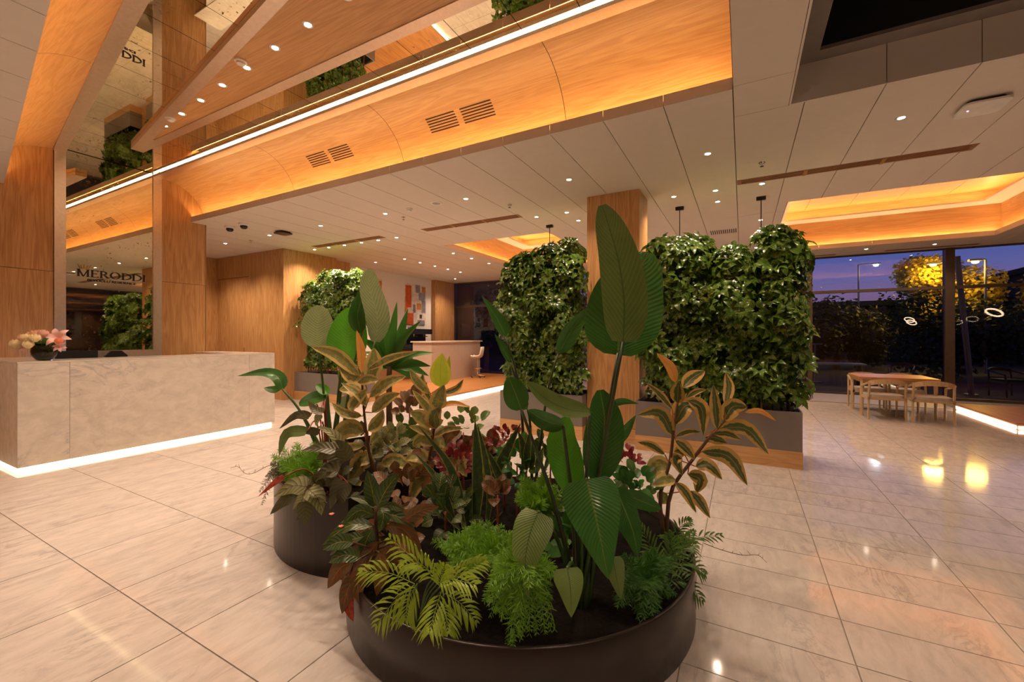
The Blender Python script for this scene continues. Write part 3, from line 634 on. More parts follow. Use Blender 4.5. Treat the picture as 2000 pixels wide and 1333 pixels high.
# bowl of flowers
vx, vy = -7.2, 1.76
t = thing('glass_bowl', (vx, vy, 1.211), 'round dark green glass bowl of water on the reception desk', 'vase')
MB().lathe([(q * .72, h * 1.1) for q, h in [(.07, 0), (.11, .015), (.15, .06), (.158, .10), (.145, .15), (.12, .18), (.115, .18), (.138, .15), (.15, .10), (.142, .06), (.10, .022), (.0, .02)]], (vx, vy, 1.212), 28).build('bowl', 'vase_glass', t, smooth=True)
MB().lathe([(.0, .023), (.098, .026), (.138, .065), (.146, .10), (.0, .10)], (vx, vy, 1.212), 24).build('water', 'lf_strel', t, smooth=True) if 0 else None
bq = thing('bouquet', (vx, vy, 1.24), 'bouquet of peach roses and pink lilies arranged in the glass bowl', 'flowers')
rr = random.Random(3)
for q in range(12):
    a = rr.random() * 6.28; MB().tube([(vx + .05 * math.cos(a), vy + .05 * math.sin(a), 1.245), (vx + .08 * math.cos(a + 2.6), vy + .08 * math.sin(a + 2.6), 1.44)], .005, n=5).build('stem', 'stem_dark', bq)
def rose(c, r, mt):
    mb = MB().lathe([(0, -r * .5), (r * .5, -r * .3), (r * .6, .1 * r), (r * .35, r * .5), (0.0, r * .55)], c, 10)
    for ring, (k, q, top) in enumerate(((3, .62, .62), (5, .82, .5), (6, 1.05, .3))):
        for i in range(k):
            a = 6.28 * i / k + ring; d = V(math.cos(a), math.sin(a), 0)
            mb.leaf([c + d * r * .3 - V(0, 0, r * .7), c + d * r * q * .85, c + d * r * q * .8 + V(0, 0, r * (top + .45))], r * .6, d, 'paddle', 4, 3, -.25)
    mb.build('rose', mt, bq, smooth=True)
def lily(c, r, mt, nrm):
    mb = MB(); nrm = V(*nrm).normalized(); e = nrm.orthogonal().normalized(); f = nrm.cross(e)
    for i in range(6):
        a = 6.28 * i / 6; d = e * math.cos(a) + f * math.sin(a); mb.leaf([c, c + d * r * .55 + nrm * r * .42, c + d * r + nrm * r * .22], r * .25, nrm, 'lance', 5, 2, .2)
    mb.build('lily', mt, bq, smooth=True)
FC = [V(vx, vy, 1.44)]
for dx, dz, dy, r_, mt, kind in ((-.02, .08, .02, .055, 'pt_peach', 'r'), (.03, .0, -.08, .05, 'pt_cream', 'r'), (-.10, .03, -.05, .05, 'pt_peach', 'r'), (.10, .09, .02, .05, 'pt_pink', 'r'), (.03, .10, .05, .045, 'pt_peach', 'r'), (.06, -.06, -.12, .05, 'pt_cream', 'r'),
                            (-.22, -.02, 0, .11, 'pt_pink', 'l'), (.22, .03, 0, .13, 'pt_pink', 'l'), (-.30, -.06, .02, .06, 'pt_cream', 'r'), (.33, -.01, .02, .04, 'pt_coral', 'r'), (.26, -.10, -.02, .07, 'pt_pink', 'l'), (-.2, -.10, -.05, .07, 'pt_pink', 'l'), (.0, .04, -.1, .045, 'pt_cream', 'r'), (.12, .03, -.09, .05, 'pt_cream', 'r'), (-.14, .07, .06, .045, 'pt_pink', 'r')):
    c = FC[0] + RX * dx * .78 + AX * dy * .9 + V(0, 0, dz * .8)
    c = c - AX * (.10 if kind == 'r' else 0)
    (rose if kind == 'r' else lily)(*((c, r_ * 1.05, mt) if kind == 'r' else (c, r_ * 1.0, mt, tuple(-AX + RX * dx * 2 + V(0, 0, .5)))))
for q in range(16):
    a = rr.random() * 6.28; d = V(math.cos(a), math.sin(a), 0); c = V(vx, vy, 1.39) + d * .06
    MB().leaf([c, c + d * .08 + V(0, 0, .04), c + d * .15 + V(0, 0, .07 + .05 * rr.random())], .028, V(0, 0, 1), 'ovate', 5, 2, .2).build('leaf', 'lf_strel', bq, smooth=True)
# screen and chair behind desk
t = thing('monitor', (-7.75, 2.2, 1.0), 'thin computer monitor glowing blue behind the flower bowl', 'monitor')
MB().box(-7.765, -7.745, 1.96, 2.40, 1.0, 1.30).build('housing', 'black_plastic', t); MB().box(-7.768, -7.7655, 1.975, 2.385, 1.015, 1.285).build('screen', 'screen_blue', t); MB().box(-7.75, -7.73, 1.952, 1.9599, 1.02, 1.29).build('glowing_edge', 'screen_blue', t)
MB().box(-7.775, -7.735, 2.15, 2.21, .76, 1.0).build('stand', 'black_plastic', t)
wt = thing('desk_worktop', (-7.8, 2.95, 0), 'lower worktop inside the reception desk', 'worktop'); MB().box(-8.0, -7.5, 1.97, 3.93, .72, .758).build('board', 'plaster_white', wt)
for y in (2.0, 3.88): MB().box(-7.98, -7.93, y, y + .03, 0, .72).build('leg', 'plaster_white', wt)
t = thing('office_chair', (-8.28, 2.82, 0), 'black office chair whose rounded back rises above the desk', 'chair')
mb = MB()
MB().lathe([(.19, .42), (.21, .45), (.2, .50), (.0, .52)], (-8.28, 2.82, 0), 20).build('seat', 'black_plastic', t); MB().tube([(-8.28, 2.82, .06), (-8.28, 2.82, .43)], .03).build('column', 'chrome', t)
pr = [(-.13, .62), (.13, .62), (.16, .8), (.165, 1.05), (.13, 1.2), (.06, 1.27), (-.06, 1.27), (-.13, 1.2), (-.165, 1.05), (-.16, .8)]
MB().add([(-8.46, 2.82 + a, b) for a, b in pr] + [(-8.41, 2.82 + a, b) for a, b in pr], [tuple(range(10))[::-1], tuple(range(10, 20))] + [(i, (i + 1) % 10, 10 + (i + 1) % 10, 10 + i) for i in range(10)]).build('backrest', 'black_plastic', t)
MB().tube([(-8.30, 2.82, .47), (-8.43, 2.82, .5), (-8.44, 2.82, .7)], .02).build('back_bracket', 'black_plastic', t)
for k in range(5):
    a = 6.28 * k / 5; MB().tube([(-8.28, 2.82, .07), (-8.28 + .28 * math.cos(a), 2.82 + .28 * math.sin(a), .035)], .018, .03).build('foot', 'black_plastic', t)
# lettering on mirror
sg = thing('mirror_lettering', (WX + .012, 2.85, 2.4), 'dark serif hotel name MERODDI with gold crown on the reception mirror', 'sign')
def stroke(mb, pts): mb.add([(WX + .003, a, b) for a, b in pts] + [(WX + .014, a, b) for a, b in pts], [tuple(range(len(pts))), tuple(range(len(pts), 2 * len(pts)))[::-1]] + [(i, i + len(pts), (i + 1) % len(pts) + len(pts), (i + 1) % len(pts)) for i in range(len(pts))])
def rect(mb, a, b, c, d): stroke(mb, [(a, c), (b, c), (b, d), (a, d)])
def arc_(mb, cx_, cz_, ra, rz_, th_, a0, a1, n=14):
    for i in range(n):
        a = R(a0 + (a1 - a0) * i / n); c = R(a0 + (a1 - a0) * (i + 1) / n)
        w0 = th_ * (.35 + .65 * abs(math.cos(a))); w1 = th_ * (.35 + .65 * abs(math.cos(c)))
        stroke(mb, [(cx_ + ra * math.cos(a), cz_ + rz_ * math.sin(a)), (cx_ + ra * math.cos(c), cz_ + rz_ * math.sin(c)), (cx_ + (ra - w1) * math.cos(c), cz_ + (rz_ - w1) * math.sin(c)), (cx_ + (ra - w0) * math.cos(a), cz_ + (rz_ - w0) * math.sin(a))])
def letter(ch, y, z, w, h):
    mb = MB(); s = h * .16; th_ = h * .06
    def stem(a): rect(mb, a, a + s, z, z + h); rect(mb, a - s * .5, a + s * 1.5, z, z + th_); rect(mb, a - s * .5, a + s * 1.5, z + h - th_, z + h)
    if ch == 'I': stem(y + w / 2 - s / 2)
    if ch == 'M':
        stem(y + s * .4); stem(y + w - s * 1.4); stroke(mb, [(y + s * .4, z + h), (y + s * 1.4, z + h), (y + w / 2 + s * .4, z), (y + w / 2 - s * .3, z)]); stroke(mb, [(y + w / 2 - s * .2, z), (y + w / 2 + s * .3, z), (y + w - s * .6, z + h), (y + w - s * 1.1, z + h)])
    if ch == 'E':
        stem(y + s * .4)
        for zz, k in ((z, 1), (z + h * .48, .8), (z + h - th_, .95)): rect(mb, y + s, y + w * k, zz, zz + th_)
        for zz in (z, z + h - th_ * 2.6): rect(mb, y + w * .93, y + w, zz, zz + th_ * 2.6)
    if ch in 'DR':
        stem(y + s * .4)
    if ch == 'D': arc_(mb, y + s, z + h / 2, w - s * .6, h / 2, s, -90, 90)
    if ch == 'R': arc_(mb, y + s * 1.2, z + h * .72, w * .62, h * .28, s, -90, 90); stroke(mb, [(y + w * .42, z + h * .46), (y + w * .62, z + h * .46), (y + w * 1.08, z), (y + w * .82, z)])
    if ch == 'O': arc_(mb, y + w / 2, z + h / 2, w / 2, h / 2, s, 0, 360, 24)
    mb.build('letter', 'letter_dark', sg)
yy = 2.45; hgt = .108
for ch, w_ in (('M', .135), ('E', .085), ('R', .10), ('O', .125), ('D', .115), ('D', .115), ('I', .035)):
    letter(ch, yy, 2.385, w_, hgt); yy += w_ + .018
def text_part(txt, parent, size, loc, rot, mat, name, width=None):
    cu = bpy.data.curves.new('tmp', 'FONT'); cu.body = txt; cu.size = size; cu.extrude = .003
    to = bpy.data.objects.new('tmp', cu); COL.objects.link(to); bpy.context.view_layer.update()
    me = bpy.data.meshes.new_from_object(to.evaluated_get(bpy.context.evaluated_depsgraph_get())); bpy.data.objects.remove(to)
    if width:
        xs_ = [v.co.x for v in me.vertices]; k = width / (max(xs_) - min(xs_)); x0_ = min(xs_)
        for v in me.vertices: v.co.x = (v.co.x - x0_) * k
    me.materials.clear(); me.materials.append(MATS[mat]); ob = bpy.data.objects.new(name, me); COL.objects.link(ob); ob.parent = parent
    ob.location = Vector(loc) - parent.location; ob.rotation_euler = rot; return ob
text_part('BEYOĞLU RESIDENCE', sg, .05, (WX + .008, 2.565, 2.322), (R(90), 0, R(90)), 'letter_dark', 'small_lettering', .58)['kind'] = 'stuff'
cw_ = MB()
for i in range(5):
    a = -.055 + .0275 * i; stroke(cw_, [(2.53 + a * .8 - .006, 2.505), (2.53 + a * .8 + .006, 2.505), (2.53 + a * 1.35 + .001, 2.555 + .012 * (i % 2 == 0)), (2.53 + a * 1.35 - .001, 2.555 + .012 * (i % 2 == 0))])
rect(cw_, 2.485, 2.575, 2.50, 2.508); cw_.build('crown', 'letter_gold', sg)

# ================================================================ BAR
t = thing('bar_counter', (-8.5, 11.2, .11), 'pinkish beige bar counter with pale top on the oak platform', 'bar counter')
MB().box(-8.85, -8.12, 9.95, 12.6, .111, 1.29).build('body', 'bar_front', t); MB().box(-8.9, -8.05, 9.9, 12.65, 1.291, 1.33).build('top', 'bar_top', t)
def bar_stool(x, y, rz, lab):
    t = thing('bar_stool', (x, y, .11), lab, 'bar stool', 'pale bar stools', rz)
    mb = MB(); n_ = 9
    pr = [(-.20, .66), (-.10, .635), (.06, .64), (.15, .67), (.19, .75), (.215, .9), (.225, 1.02)]
    for i, (a, z) in enumerate(pr):
        hw = (.20, .215, .215, .21, .20, .185, .15)[i]
        for j in range(n_):
            q = -1 + 2 * j / (n_ - 1); up = .07 * abs(q) ** 3 if i < 4 else 0; bk = -.07 * q * q if i >= 3 else 0
            mb.v.append(V(a + bk, q * hw, z + up)); mb.uv.append((0, 0))
    for i in range(len(pr) - 1):
        for j in range(n_ - 1): k = i * n_ + j; mb.f.append((k, k + 1, k + n_ + 1, k + n_)); mb.mi.append(0)
    sh_ = mb.build('seat_shell', 'stool_shell', t, smooth=True, local=True); md = sh_.modifiers.new('thick', 'SOLIDIFY'); md.thickness = .03
    MB().tube([(0, 0, .05), (0, 0, .63)], .024).build('column', 'chrome', t, local=True); MB().torus((0, 0, .30), (0, 0, 1), .14, .011, 24, 6).build('footrest', 'chrome', t, local=True)
    MB().tube([(-.14, 0, .30), (.14, 0, .30)], .009, n=6).build('footrest_bar', 'chrome', t, local=True)
    for k in range(5):
        a = 6.28 * k / 5 + .3; e = (.23 * math.cos(a), .23 * math.sin(a), .055); f_ = MB().tube([(0, 0, .085), e], .02, .013).build('foot', 'chrome', t, local=True)
        MB().lathe([(.012, 0), (.022, .01), (.022, .03), (.012, .042)], (e[0], e[1], .0005), 10).build('caster', 'black_plastic', f_, local=True)
    return t
bar_stool(-7.74, 11.86, R(20), 'pale shell bar stool on chrome star base at the far end of the bar')
t = thing('back_counter', (-9.6, 10.7, .11), 'dark back counter against the white art wall', 'counter'); MB().box(-9.95, -9.4, 9.6, 12.1, .111, 1.05).build('body', 'grille_brown', t); MB().box(-9.97, -9.37, 9.55, 12.12, 1.051, 1.09).build('top', 'black_plastic', t)
t = thing('coffee_machine', (-9.65, 11.0, 1.091), 'black espresso machine with chrome fittings on the back counter', 'coffee machine')
MB().box(-9.9, -9.45, 10.55, 11.5, 1.091, 1.2).build('base', 'black_plastic', t); MB().box(-9.9, -9.65, 10.55, 11.5, 1.2, 1.55).build('body', 'black_plastic', t); MB().box(-9.9, -9.4, 10.5, 11.55, 1.55, 1.72).build('top_housing', 'black_plastic', t)
for y in (10.75, 11.25): MB().lathe([(.035, 0), (.035, -.06), (.02, -.09)], (-9.52, y, 1.55), 14).build('group_head', 'chrome', t); MB().tube([(-9.5, y, 1.49), (-9.36, y, 1.47)], .014).build('handle', 'black_plastic', t)
for i in range(6):
    x, y = -9.62 + .1 * (i % 2), 10.62 + .1 * (i // 2); tag(MB().lathe([(.022, 0), (.035, .04), (.037, .07), (.033, .07), (.02, .008), (.0, .006)], (x, y, 1.721), 14).build('coffee_cup', 'chrome', None, smooth=True), 'small shiny cup standing on top of the coffee machine', 'cup', 'cups on the coffee machine')
def painting(y0, y1, z0, z1, lab, seed):
    t = thing('painting', (-9.98, (y0 + y1) / 2, z0), lab, 'painting'); rr = random.Random(seed)
    MB().box(-9.998, -9.975, y0, y1, z0, z1).build('canvas', 'paint_white', t)
    w_, h_ = y1 - y0, z1 - z0
    blk = [(.02, .30, .40, .96, 'orange'), (.05, .40, .0, .30, 'orange'), (.12, .36, .28, .42, 'white'), (.55, .78, .38, .54, 'amber'), (.5, .72, .80, 1, 'grey'), (.66, .98, .62, .82, 'blue'), (.8, 1, .3, .62, 'grey'), (.7, .82, .16, .26, 'dark'), (.38, .5, .3, .5, 'grey'), (.3, .5, .62, .9, 'white'), (.0, .1, .3, .42, 'amber'), (.6, .95, .0, .12, 'grey'), (.82, .99, .82, .97, 'amber'), (.5, .64, .55, .7, 'white')]
    if seed: blk = [(1 - b, 1 - a, c, d, m_) for a, b, c, d, m_ in blk]
    for q, (a, b, c, d, m_) in enumerate(blk): MB().box(-9.9751, -9.972 + .0004 * q, y0 + a * w_, y0 + b * w_, z0 + c * h_, z0 + d * h_).build('paint_patch', 'paint_' + m_, t)
painting(10.83, 11.88, 1.88, 3.27, 'abstract painting of orange and grey blocks beside the oak pier', 0); painting(8.75, 9.8, 1.88, 3.27, 'abstract painting with orange blocks behind the leafy hedge', 1)

# ================================================================ WINDOW TABLE
def leg_taper(mb, x, y, z1, r0, r1, dx=0, dy=0):
    mb.tube([(x + dx, y + dy, 0), (x, y, z1)], r0, r1, 8)
t = thing('dining_table', (2.5, 10.57, 0), 'pale wooden table with glossy orange oak top by the window', 'table')
MB().prism([(1.93 + a, 10.1 + b) for a, b in ((0, 0), (1.12, 0), (1.12, .95), (0, .95))], .69, .73).build('table_top', 'table_oak', t)
for x in (1.98, 3.0):
    for y in (10.15, 11.0): mb = MB(); leg_taper(mb, x, y, .69, .02, .032); mb.build('leg', 'ash_pale', t)
for q in ((2.0, 2.98, 10.14, 10.165), (2.0, 2.98, 10.985, 11.01), (1.97, 1.995, 10.17, 10.98), (2.985, 3.01, 10.17, 10.98)): MB().box(*q, .62, .689).build('apron', 'ash_pale', t)
def armchair(name, loc, rz, lab, group, mat='ash_pale', seat='seat_grey', sc_=1.0):
    """faces +y; curved low back at -y"""
    t = thing(name, loc, lab, 'chair', group, rz)
    W, D = .27, .25
    MB().prism([(a, b) for a, b in rounded(W - .02, D - .01, .06)], .40, .445).build('seat', seat, t, local=True)
    for q in ((-W, W, -D, -D + .03), (-W, W, D - .03, D), (-W, -W + .03, -D, D), (W - .03, W, -D, D)): MB().box(*q, .355, .40).build('seat_rail', mat, t, local=True)
    for s in (-1, 1):
        mb = MB(); mb.tube([(s * .26, -D + .01, 0), (s * .255, -D + .02, .40), (s * .25, -D - .02, .66)], .017, .02, 8); mb.build('back_leg', mat, t, local=True)
        mb = MB(); mb.tube([(s * .26, D - .02, 0), (s * .262, D - .03, .40), (s * .262, D - .06, .56)], .017, .019, 8); mb.build('front_leg', mat, t, local=True)
        mb = MB(); mb.tube(catmull([V(s * .262, D - .05, .56), V(s * .268, .0, .60), V(s * .26, -D - .01, .655)], 8), .018, .02, 8); mb.build('arm', mat, t, local=True)
    pts = catmull([V(-.262, -D, .655), V(-.15, -D - .07, .69), V(0, -D - .09, .70), V(.15, -D - .07, .69), V(.262, -D, .655)], 12); mb = MB()
    for i in range(12):
        a, c = pts[i], pts[i + 1]; mb.add([a + V(0, -.012, -.05), c + V(0, -.012, -.05), c + V(0, .012, -.05), a + V(0, .012, -.05), a + V(0, -.012, .03), c + V(0, -.012, .03), c + V(0, .012, .03), a + V(0, .012, .03)], [(0, 3, 2, 1), (4, 5, 6, 7), (0, 1, 5, 4), (1, 2, 6, 5), (2, 3, 7, 6), (3, 0, 4, 7)])
    mb.build('backrest', mat, t, local=True); return t
armchair('dining_chair', (2.27, 10.02, 0), R(2), 'pale wooden chair tucked under the window table beside the oak platform end', None) if 0 else None
for x, y, rz, lab in ((2.24, 10.0, 2, 'pale wooden armchair on the lobby side of the window table, beside the leafy planter'), (2.86, 9.98, -3, 'pale wooden armchair on the lobby side of the window table, beside the oak platform'), (2.24, 11.12, 180, 'pale wooden armchair on the glass side of the table, beside the leafy planter'), (2.82, 11.12, 178, 'pale wooden armchair on the glass side of the table, beside the oak platform')):
    armchair('dining_chair', (x, y, 0), R(rz), lab, 'chairs at the window table')

# ================================================================ RECTANGULAR PLANTERS
def box_planter(x0, x1, y0, y1, lab, h=.64):
    t = thing('box_planter', ((x0 + x1) / 2, (y0 + y1) / 2, 0), lab, 'planter'); w_ = .02
    MB().box(x0 - .004, x1 + .004, y0 - .004, y1 + .004, 0, .195).build('plinth', 'oak_long', t)
    for q in ((x0, x1, y0, y0 + w_), (x0, x1, y1 - w_, y1), (x0, x0 + w_, y0 + w_, y1 - w_), (x1 - w_, x1, y0 + w_, y1 - w_)): MB().box(*q, .196, h).build('wall_board', 'planter_taupe', t)
    MB().box(x0 + w_, x1 - w_, y0 + w_, y1 - w_, .196, h - .05).build('soil', 'soil', t); return t
box_planter(-1.24, .59, 5.70, 6.45, 'grey box planter on oak plinth, on the window side of the column'); box_planter(-3.36, -2.01, 5.80, 6.5, 'grey box planter on oak plinth, on the bar side of the column'); box_planter(-9.33, -7.4, 6.38, 7.05, 'grey box planter on oak plinth beside the oak block')
# palmate leaf used by every umbrella shrub
def palmate(mb, c, nrm, up, r, rr, n=7, nseg=3):
    nrm = nrm.normalized(); e = (up - nrm * up.dot(nrm))
    e = e.normalized() if e.length > 1e-3 else nrm.orthogonal().normalized(); f = nrm.cross(e)
    for i in range(n):
        a = 2 * math.pi * (i + .5) / n + rr.uniform(-.15, .15); d = e * math.cos(a) + f * math.sin(a); L = r * rr.uniform(.8, 1.1)
        mb.leaf([c + d * L * .16, c + d * L * .6 + nrm * L * .05, c + d * L - nrm * L * .16], L * .24, nrm, 'lance', nseg, 2, .25)
PALM = []
for q in range(5):
    mb = MB(); palmate(mb, V(0, 0, 0), V(0, 0, 1), V(1, 0, 0), 1.0, random.Random(q), 7 + q % 2, 4); ob = mb.build('tmp', 'lf_umbrella', None, smooth=True); PALM.append(ob.data); bpy.data.objects.remove(ob)
def shrub(lab, cx_, cy_, z0, z1, rx, ry, n_ind, n_stuff, seed, r_leaf=.148, trunk=0, shape=None, prune=None):
    rr = random.Random(seed); t = thing('umbrella_shrub', (cx_, cy_, z0), lab, 'shrub', 'umbrella shrubs in the box planters')
    def pt(k):
        while True:
            z = rr.random(); a = rr.random() * 2 * math.pi; s_ = (shape(z) if shape else (1 - max(0, z - .9) * 3.5) * (.78 + .22 * min(1, z * 5))) * (1 + .18 * math.sin(a * 3 + seed + z * 9) + .13 * math.sin(z * 19 + a * 2 + seed) + .08 * math.sin(z * 41 - a * 5))
            if rr.random() > s_ or s_ < .05: continue
            ca, sa = math.cos(a), math.sin(a); q = (abs(ca) ** 3.2 + abs(sa) ** 3.2) ** (-1 / 3.2); ro = k * s_ * q
            p = V(cx_ + rx * ro * ca, cy_ + ry * ro * sa, z0 + (z1 - z0) * z)
            if (-2.13 < p.x < -1.12 and p.y > 5.86) or p.x < -9.22 or p.z < .74: continue
            return p, V(ca * ry, sa * rx, 0).normalized(), z
    for q in range(n_ind):
        for _ in range(30):
            p, o_, z = pt(rr.uniform(.86, 1.08))
            if (V(0, 0, EYE) - p).dot(o_) > -.1 or z > .9: break
        nrm = (o_ * rr.uniform(.5, 1.3) + V(rr.uniform(-.7, .7), rr.uniform(-.7, .7), rr.uniform(-.1, 1.1) + (1 if z > .92 else 0))).normalized()
        m_ = nrm.to_track_quat('Z', 'X').to_matrix().to_4x4() @ Matrix.Rotation(rr.random() * 6.28, 4, 'Z'); ob = bpy.data.objects.new('leaf', PALM[q % 5]); COL.objects.link(ob); ob.parent = t
        ob.matrix_local = Matrix.Translation(p - t.location) @ m_ @ Matrix.Scale(r_leaf * rr.uniform(.75, 1.2), 4)
    mb = MB()
    for q in range(n_stuff):
        p, o_, z = pt(rr.uniform(.25, .98)); nrm = (o_ + V(rr.uniform(-.7, .7), rr.uniform(-.7, .7), rr.uniform(.1, 1.2)))
        palmate(mb, p, nrm, V(rr.random(), rr.random(), -1), r_leaf * rr.uniform(.75, 1.15), rr, 6, 2)
    mb.build('foliage', 'lf_umbrella', t, smooth=True, kind='stuff')
    for q in range(4):
        x, y = cx_ + rx * rr.uniform(-.6, .6), cy_ + ry * rr.uniform(-.5, .5); MB().tube(catmull([V(x, y, z0), V(x + rr.uniform(-.06, .06), y + rr.uniform(-.05, .05), (z0 + z1) / 2), V(x + rr.uniform(-.1, .1), y, z1 - .15)], 6), .014, .006, 6).build('stem', 'bark', t)
    return t
SO = .59
shrub('dense umbrella shrub between the column and a gap in the hedge', -.78, 6.06, SO, 2.76, .45, .36, 230, 620, 11)
shrub('dense umbrella shrub in the middle of the planter on the window side', -.10, 6.06, SO, 2.58, .34, .36, 190, 440, 12, shape=lambda z: 1 - max(0, z - .7) * 1.7)
shrub('tall narrow umbrella shrub at the free end of the window-side planter', .38, 6.02, SO, 2.74, .27, .34, 200, 480, 13, shape=lambda z: (1 - max(0, z - .88) * 3) * (.9 if z > .15 else .8))
shrub('broad umbrella shrub on the bar side of the column', -2.42, 6.12, SO, 2.88, .40, .36, 210, 520, 14)
shrub('umbrella shrub with bulging leaves at the bar-side end of its planter', -3.02, 6.12, SO, 2.78, .37, .36, 210, 520, 15, shape=lambda z: .78 + .3 * math.exp(-((z - .55) / .2) ** 2) - max(0, z - .9) * 3)
crown = lambda z: (.45 if z < .22 else .40 if z < .48 else 1.0) * (1 - max(0, z - .88) * 3)
shrub('clipped umbrella shrub close to the oak block', -8.98, 6.7, SO, 2.75, .42, .32, 150, 260, 16, .13, shape=crown); shrub('tall clipped umbrella shrub in the planter beside the oak block', -8.32, 6.7, SO, 2.98, .46, .34, 170, 300, 17, .13, shape=crown); shrub('rounded umbrella shrub at the free end of the planter by the oak block', -7.72, 6.74, SO, 2.95, .40, .32, 160, 280, 18, .13, shape=crown)
for x, y, h in ((-.3, 5.95, 2.45), (.2, 5.86, 2.2)): tag(MB().tube([(x, y, .58), (x + .01, y, h)], .012, n=6).build('bamboo_stake', 'bamboo'), 'thin bamboo stake supporting the hedge on the window side', 'stake', 'bamboo stakes in the hedge')
# ================================================================ ROUND PLANTERS
C1, R1_, Z1_ = V(-1.21, 2.33, 0), 1.0, .30
C2, R2_, Z2_ = V(-2.49, 2.63, 0), .90, .50
def ring_poly(c, r, n=96): return [(c.x + r * math.cos(2 * math.pi * i / n), c.y + r * math.sin(2 * math.pi * i / n)) for i in range(n)]
t = thing('round_planter', C1, 'low round bronze planter in the middle of the marble floor', 'planter')
n = 96
MB().lathe([(R1_ - .012, 0), (R1_, .006), (R1_, Z1_ - .004), (R1_ - .003, Z1_), (R1_ - .015, Z1_), (R1_ - .018, Z1_ - .004), (R1_ - .018, .05)], C1, n).build('shell', 'planter_bronze', t, smooth=True)
mb = MB(); rr = random.Random(5)
def soil_disc(c, r, z, inside=lambda p: True, k=26):
    mb = MB(); 
    rings = [[V(c.x, c.y, z + .02)]]
    vs_ = [V(c.x, c.y, z + .01)]; fs = []; m_ = 48
    for i in range(1, 9):
        for j in range(m_):
            a = 2 * math.pi * j / m_; q = r * i / 8; vs_.append(V(c.x + q * math.cos(a), c.y + q * math.sin(a), z + (rr.uniform(-.012, .02) if i < 8 else 0)))
    for j in range(m_): fs.append((0, 1 + j, 1 + (j + 1) % m_))
    for i in range(7):
        for j in range(m_): a = 1 + i * m_; fs.append((a + j, a + m_ + j, a + m_ + (j + 1) % m_, a + (j + 1) % m_))
    return mb.add(vs_, fs)
soil_disc(C1, R1_ - .018, Z1_ - .045).build('soil', 'soil', t)
# taller crescent planter hugging the first one
t = thing('round_planter', C2, 'taller crescent-shaped bronze planter nestled against the low round one', 'planter')
def crescent(rad, keep, n=120):
    pts = [V(C2.x + rad * math.cos(2 * math.pi * i / n), C2.y + rad * math.sin(2 * math.pi * i / n), 0) for i in range(n)]
    out = [(p - C1).length > keep for p in pts]; s_ = next(i for i in range(n) if out[i] and not out[i - 1])
    arc1 = [pts[(s_ + i) % n] for i in range(n) if out[(s_ + i) % n]]
    a0 = math.atan2(arc1[-1].y - C1.y, arc1[-1].x - C1.x); a1 = math.atan2(arc1[0].y - C1.y, arc1[0].x - C1.x)
    mid = math.atan2(C2.y - C1.y, C2.x - C1.x)
    def unw(a, ref):
        while a - ref > math.pi: a -= 2 * math.pi
        while a - ref < -math.pi: a += 2 * math.pi
        return a
    a0, a1 = unw(a0, mid), unw(a1, mid)
    arc2 = [V(C1.x + keep * math.cos(a0 + (a1 - a0) * i / 30), C1.y + keep * math.sin(a0 + (a1 - a0) * i / 30), 0) for i in range(1, 30)]
    return arc1 + arc2
oc = crescent(R2_, R1_ + .006)
def wall_ring(poly, z0, z1, th_=.016):
    mb = MB(); n = len(poly); cen = sum(poly, V(0, 0, 0)) / n; inn = []
    for i in range(n):
        tdir = (poly[(i + 1) % n] - poly[i - 1]).normalized(); inn.append(poly[i] + V(-tdir.y, tdir.x, 0) * th_)
    vs_ = [V(p.x, p.y, z0) for p in poly] + [V(p.x, p.y, z1) for p in poly] + [V(p.x, p.y, z1) for p in inn] + [V(p.x, p.y, z0) for p in inn]
    fs = []
    for k in range(3):
        for i in range(n): j = (i + 1) % n; fs.append((k * n + i, k * n + j, (k + 1) * n + j, (k + 1) * n + i))
    return mb.add(vs_, fs), inn
mb, inn = wall_ring(oc, 0, Z2_); mb.build('shell', 'planter_bronze', t)
MB().prism([(p.x, p.y) for p in inn], .05, Z2_ - .05).build('soil', 'soil', t)
S1, S2 = Z1_ - .05, Z2_ - .055
# ================================================================ PLANTS
prand = random.Random(21)
def crop(x0, y0, s): return lambda x, y: (x0 + x / s, y0 + y / s)
cA = crop(1100, 650, 2.962); cB = crop(450, 550, 3.3325); cC = crop(500, 800, 3.3325); cD = crop(800, 750, 3.3325); cE = crop(650, 1000, 4.0025); cF = crop(1000, 950, 3.48); cG = crop(850, 400, 2.962); cH = crop(400, 400, 3.332)
def base_at(u, Z, z): return AX * Z + RX * ((u - CX) / FPX * Z) + V(0, 0, z)
def plant(name, u, Z, z, lab, cat='plant', group=None): return thing(name, base_at(u, Z, z), lab, cat, group)
def leafpx(t, pts, hw, Z, mat, prof='ovate', roll=None, fold=.25, dz=(0, 0), wav=0, nseg=9, nc=4, up=.25, name='leaf', label=None):
    """pts: pixels along the midrib at depth about Z; dz: depth change at base and tip"""
    k = len(pts) - 1; mid = [P(u, v, Z + dz[0] + (dz[1] - dz[0]) * i / k) for i, (u, v) in enumerate(pts)]
    m_ = sum(mid, V(0, 0, 0)) / len(mid); N = (V(0, 0, EYE) - m_).normalized() + V(0, 0, up); T = (mid[-1] - mid[0]).normalized()
    roll = prand.uniform(-.45, .45) if roll is None else roll
    N = Matrix.Rotation(roll, 3, T) @ N
    return MB().leaf(mid, hw / FPX * Z, N, prof, nseg, nc, fold, wav, prand.random() * 99).build(name, mat, t, smooth=True, label=label)
def stempx(t, pts, r0, r1, mat='stem_green', name='stem'):
    q = [p if isinstance(p, Vector) else P(*p) for p in pts]
    return MB().tube(catmull(q, 10), r0, r1, 7).build(name, mat, t, smooth=True)
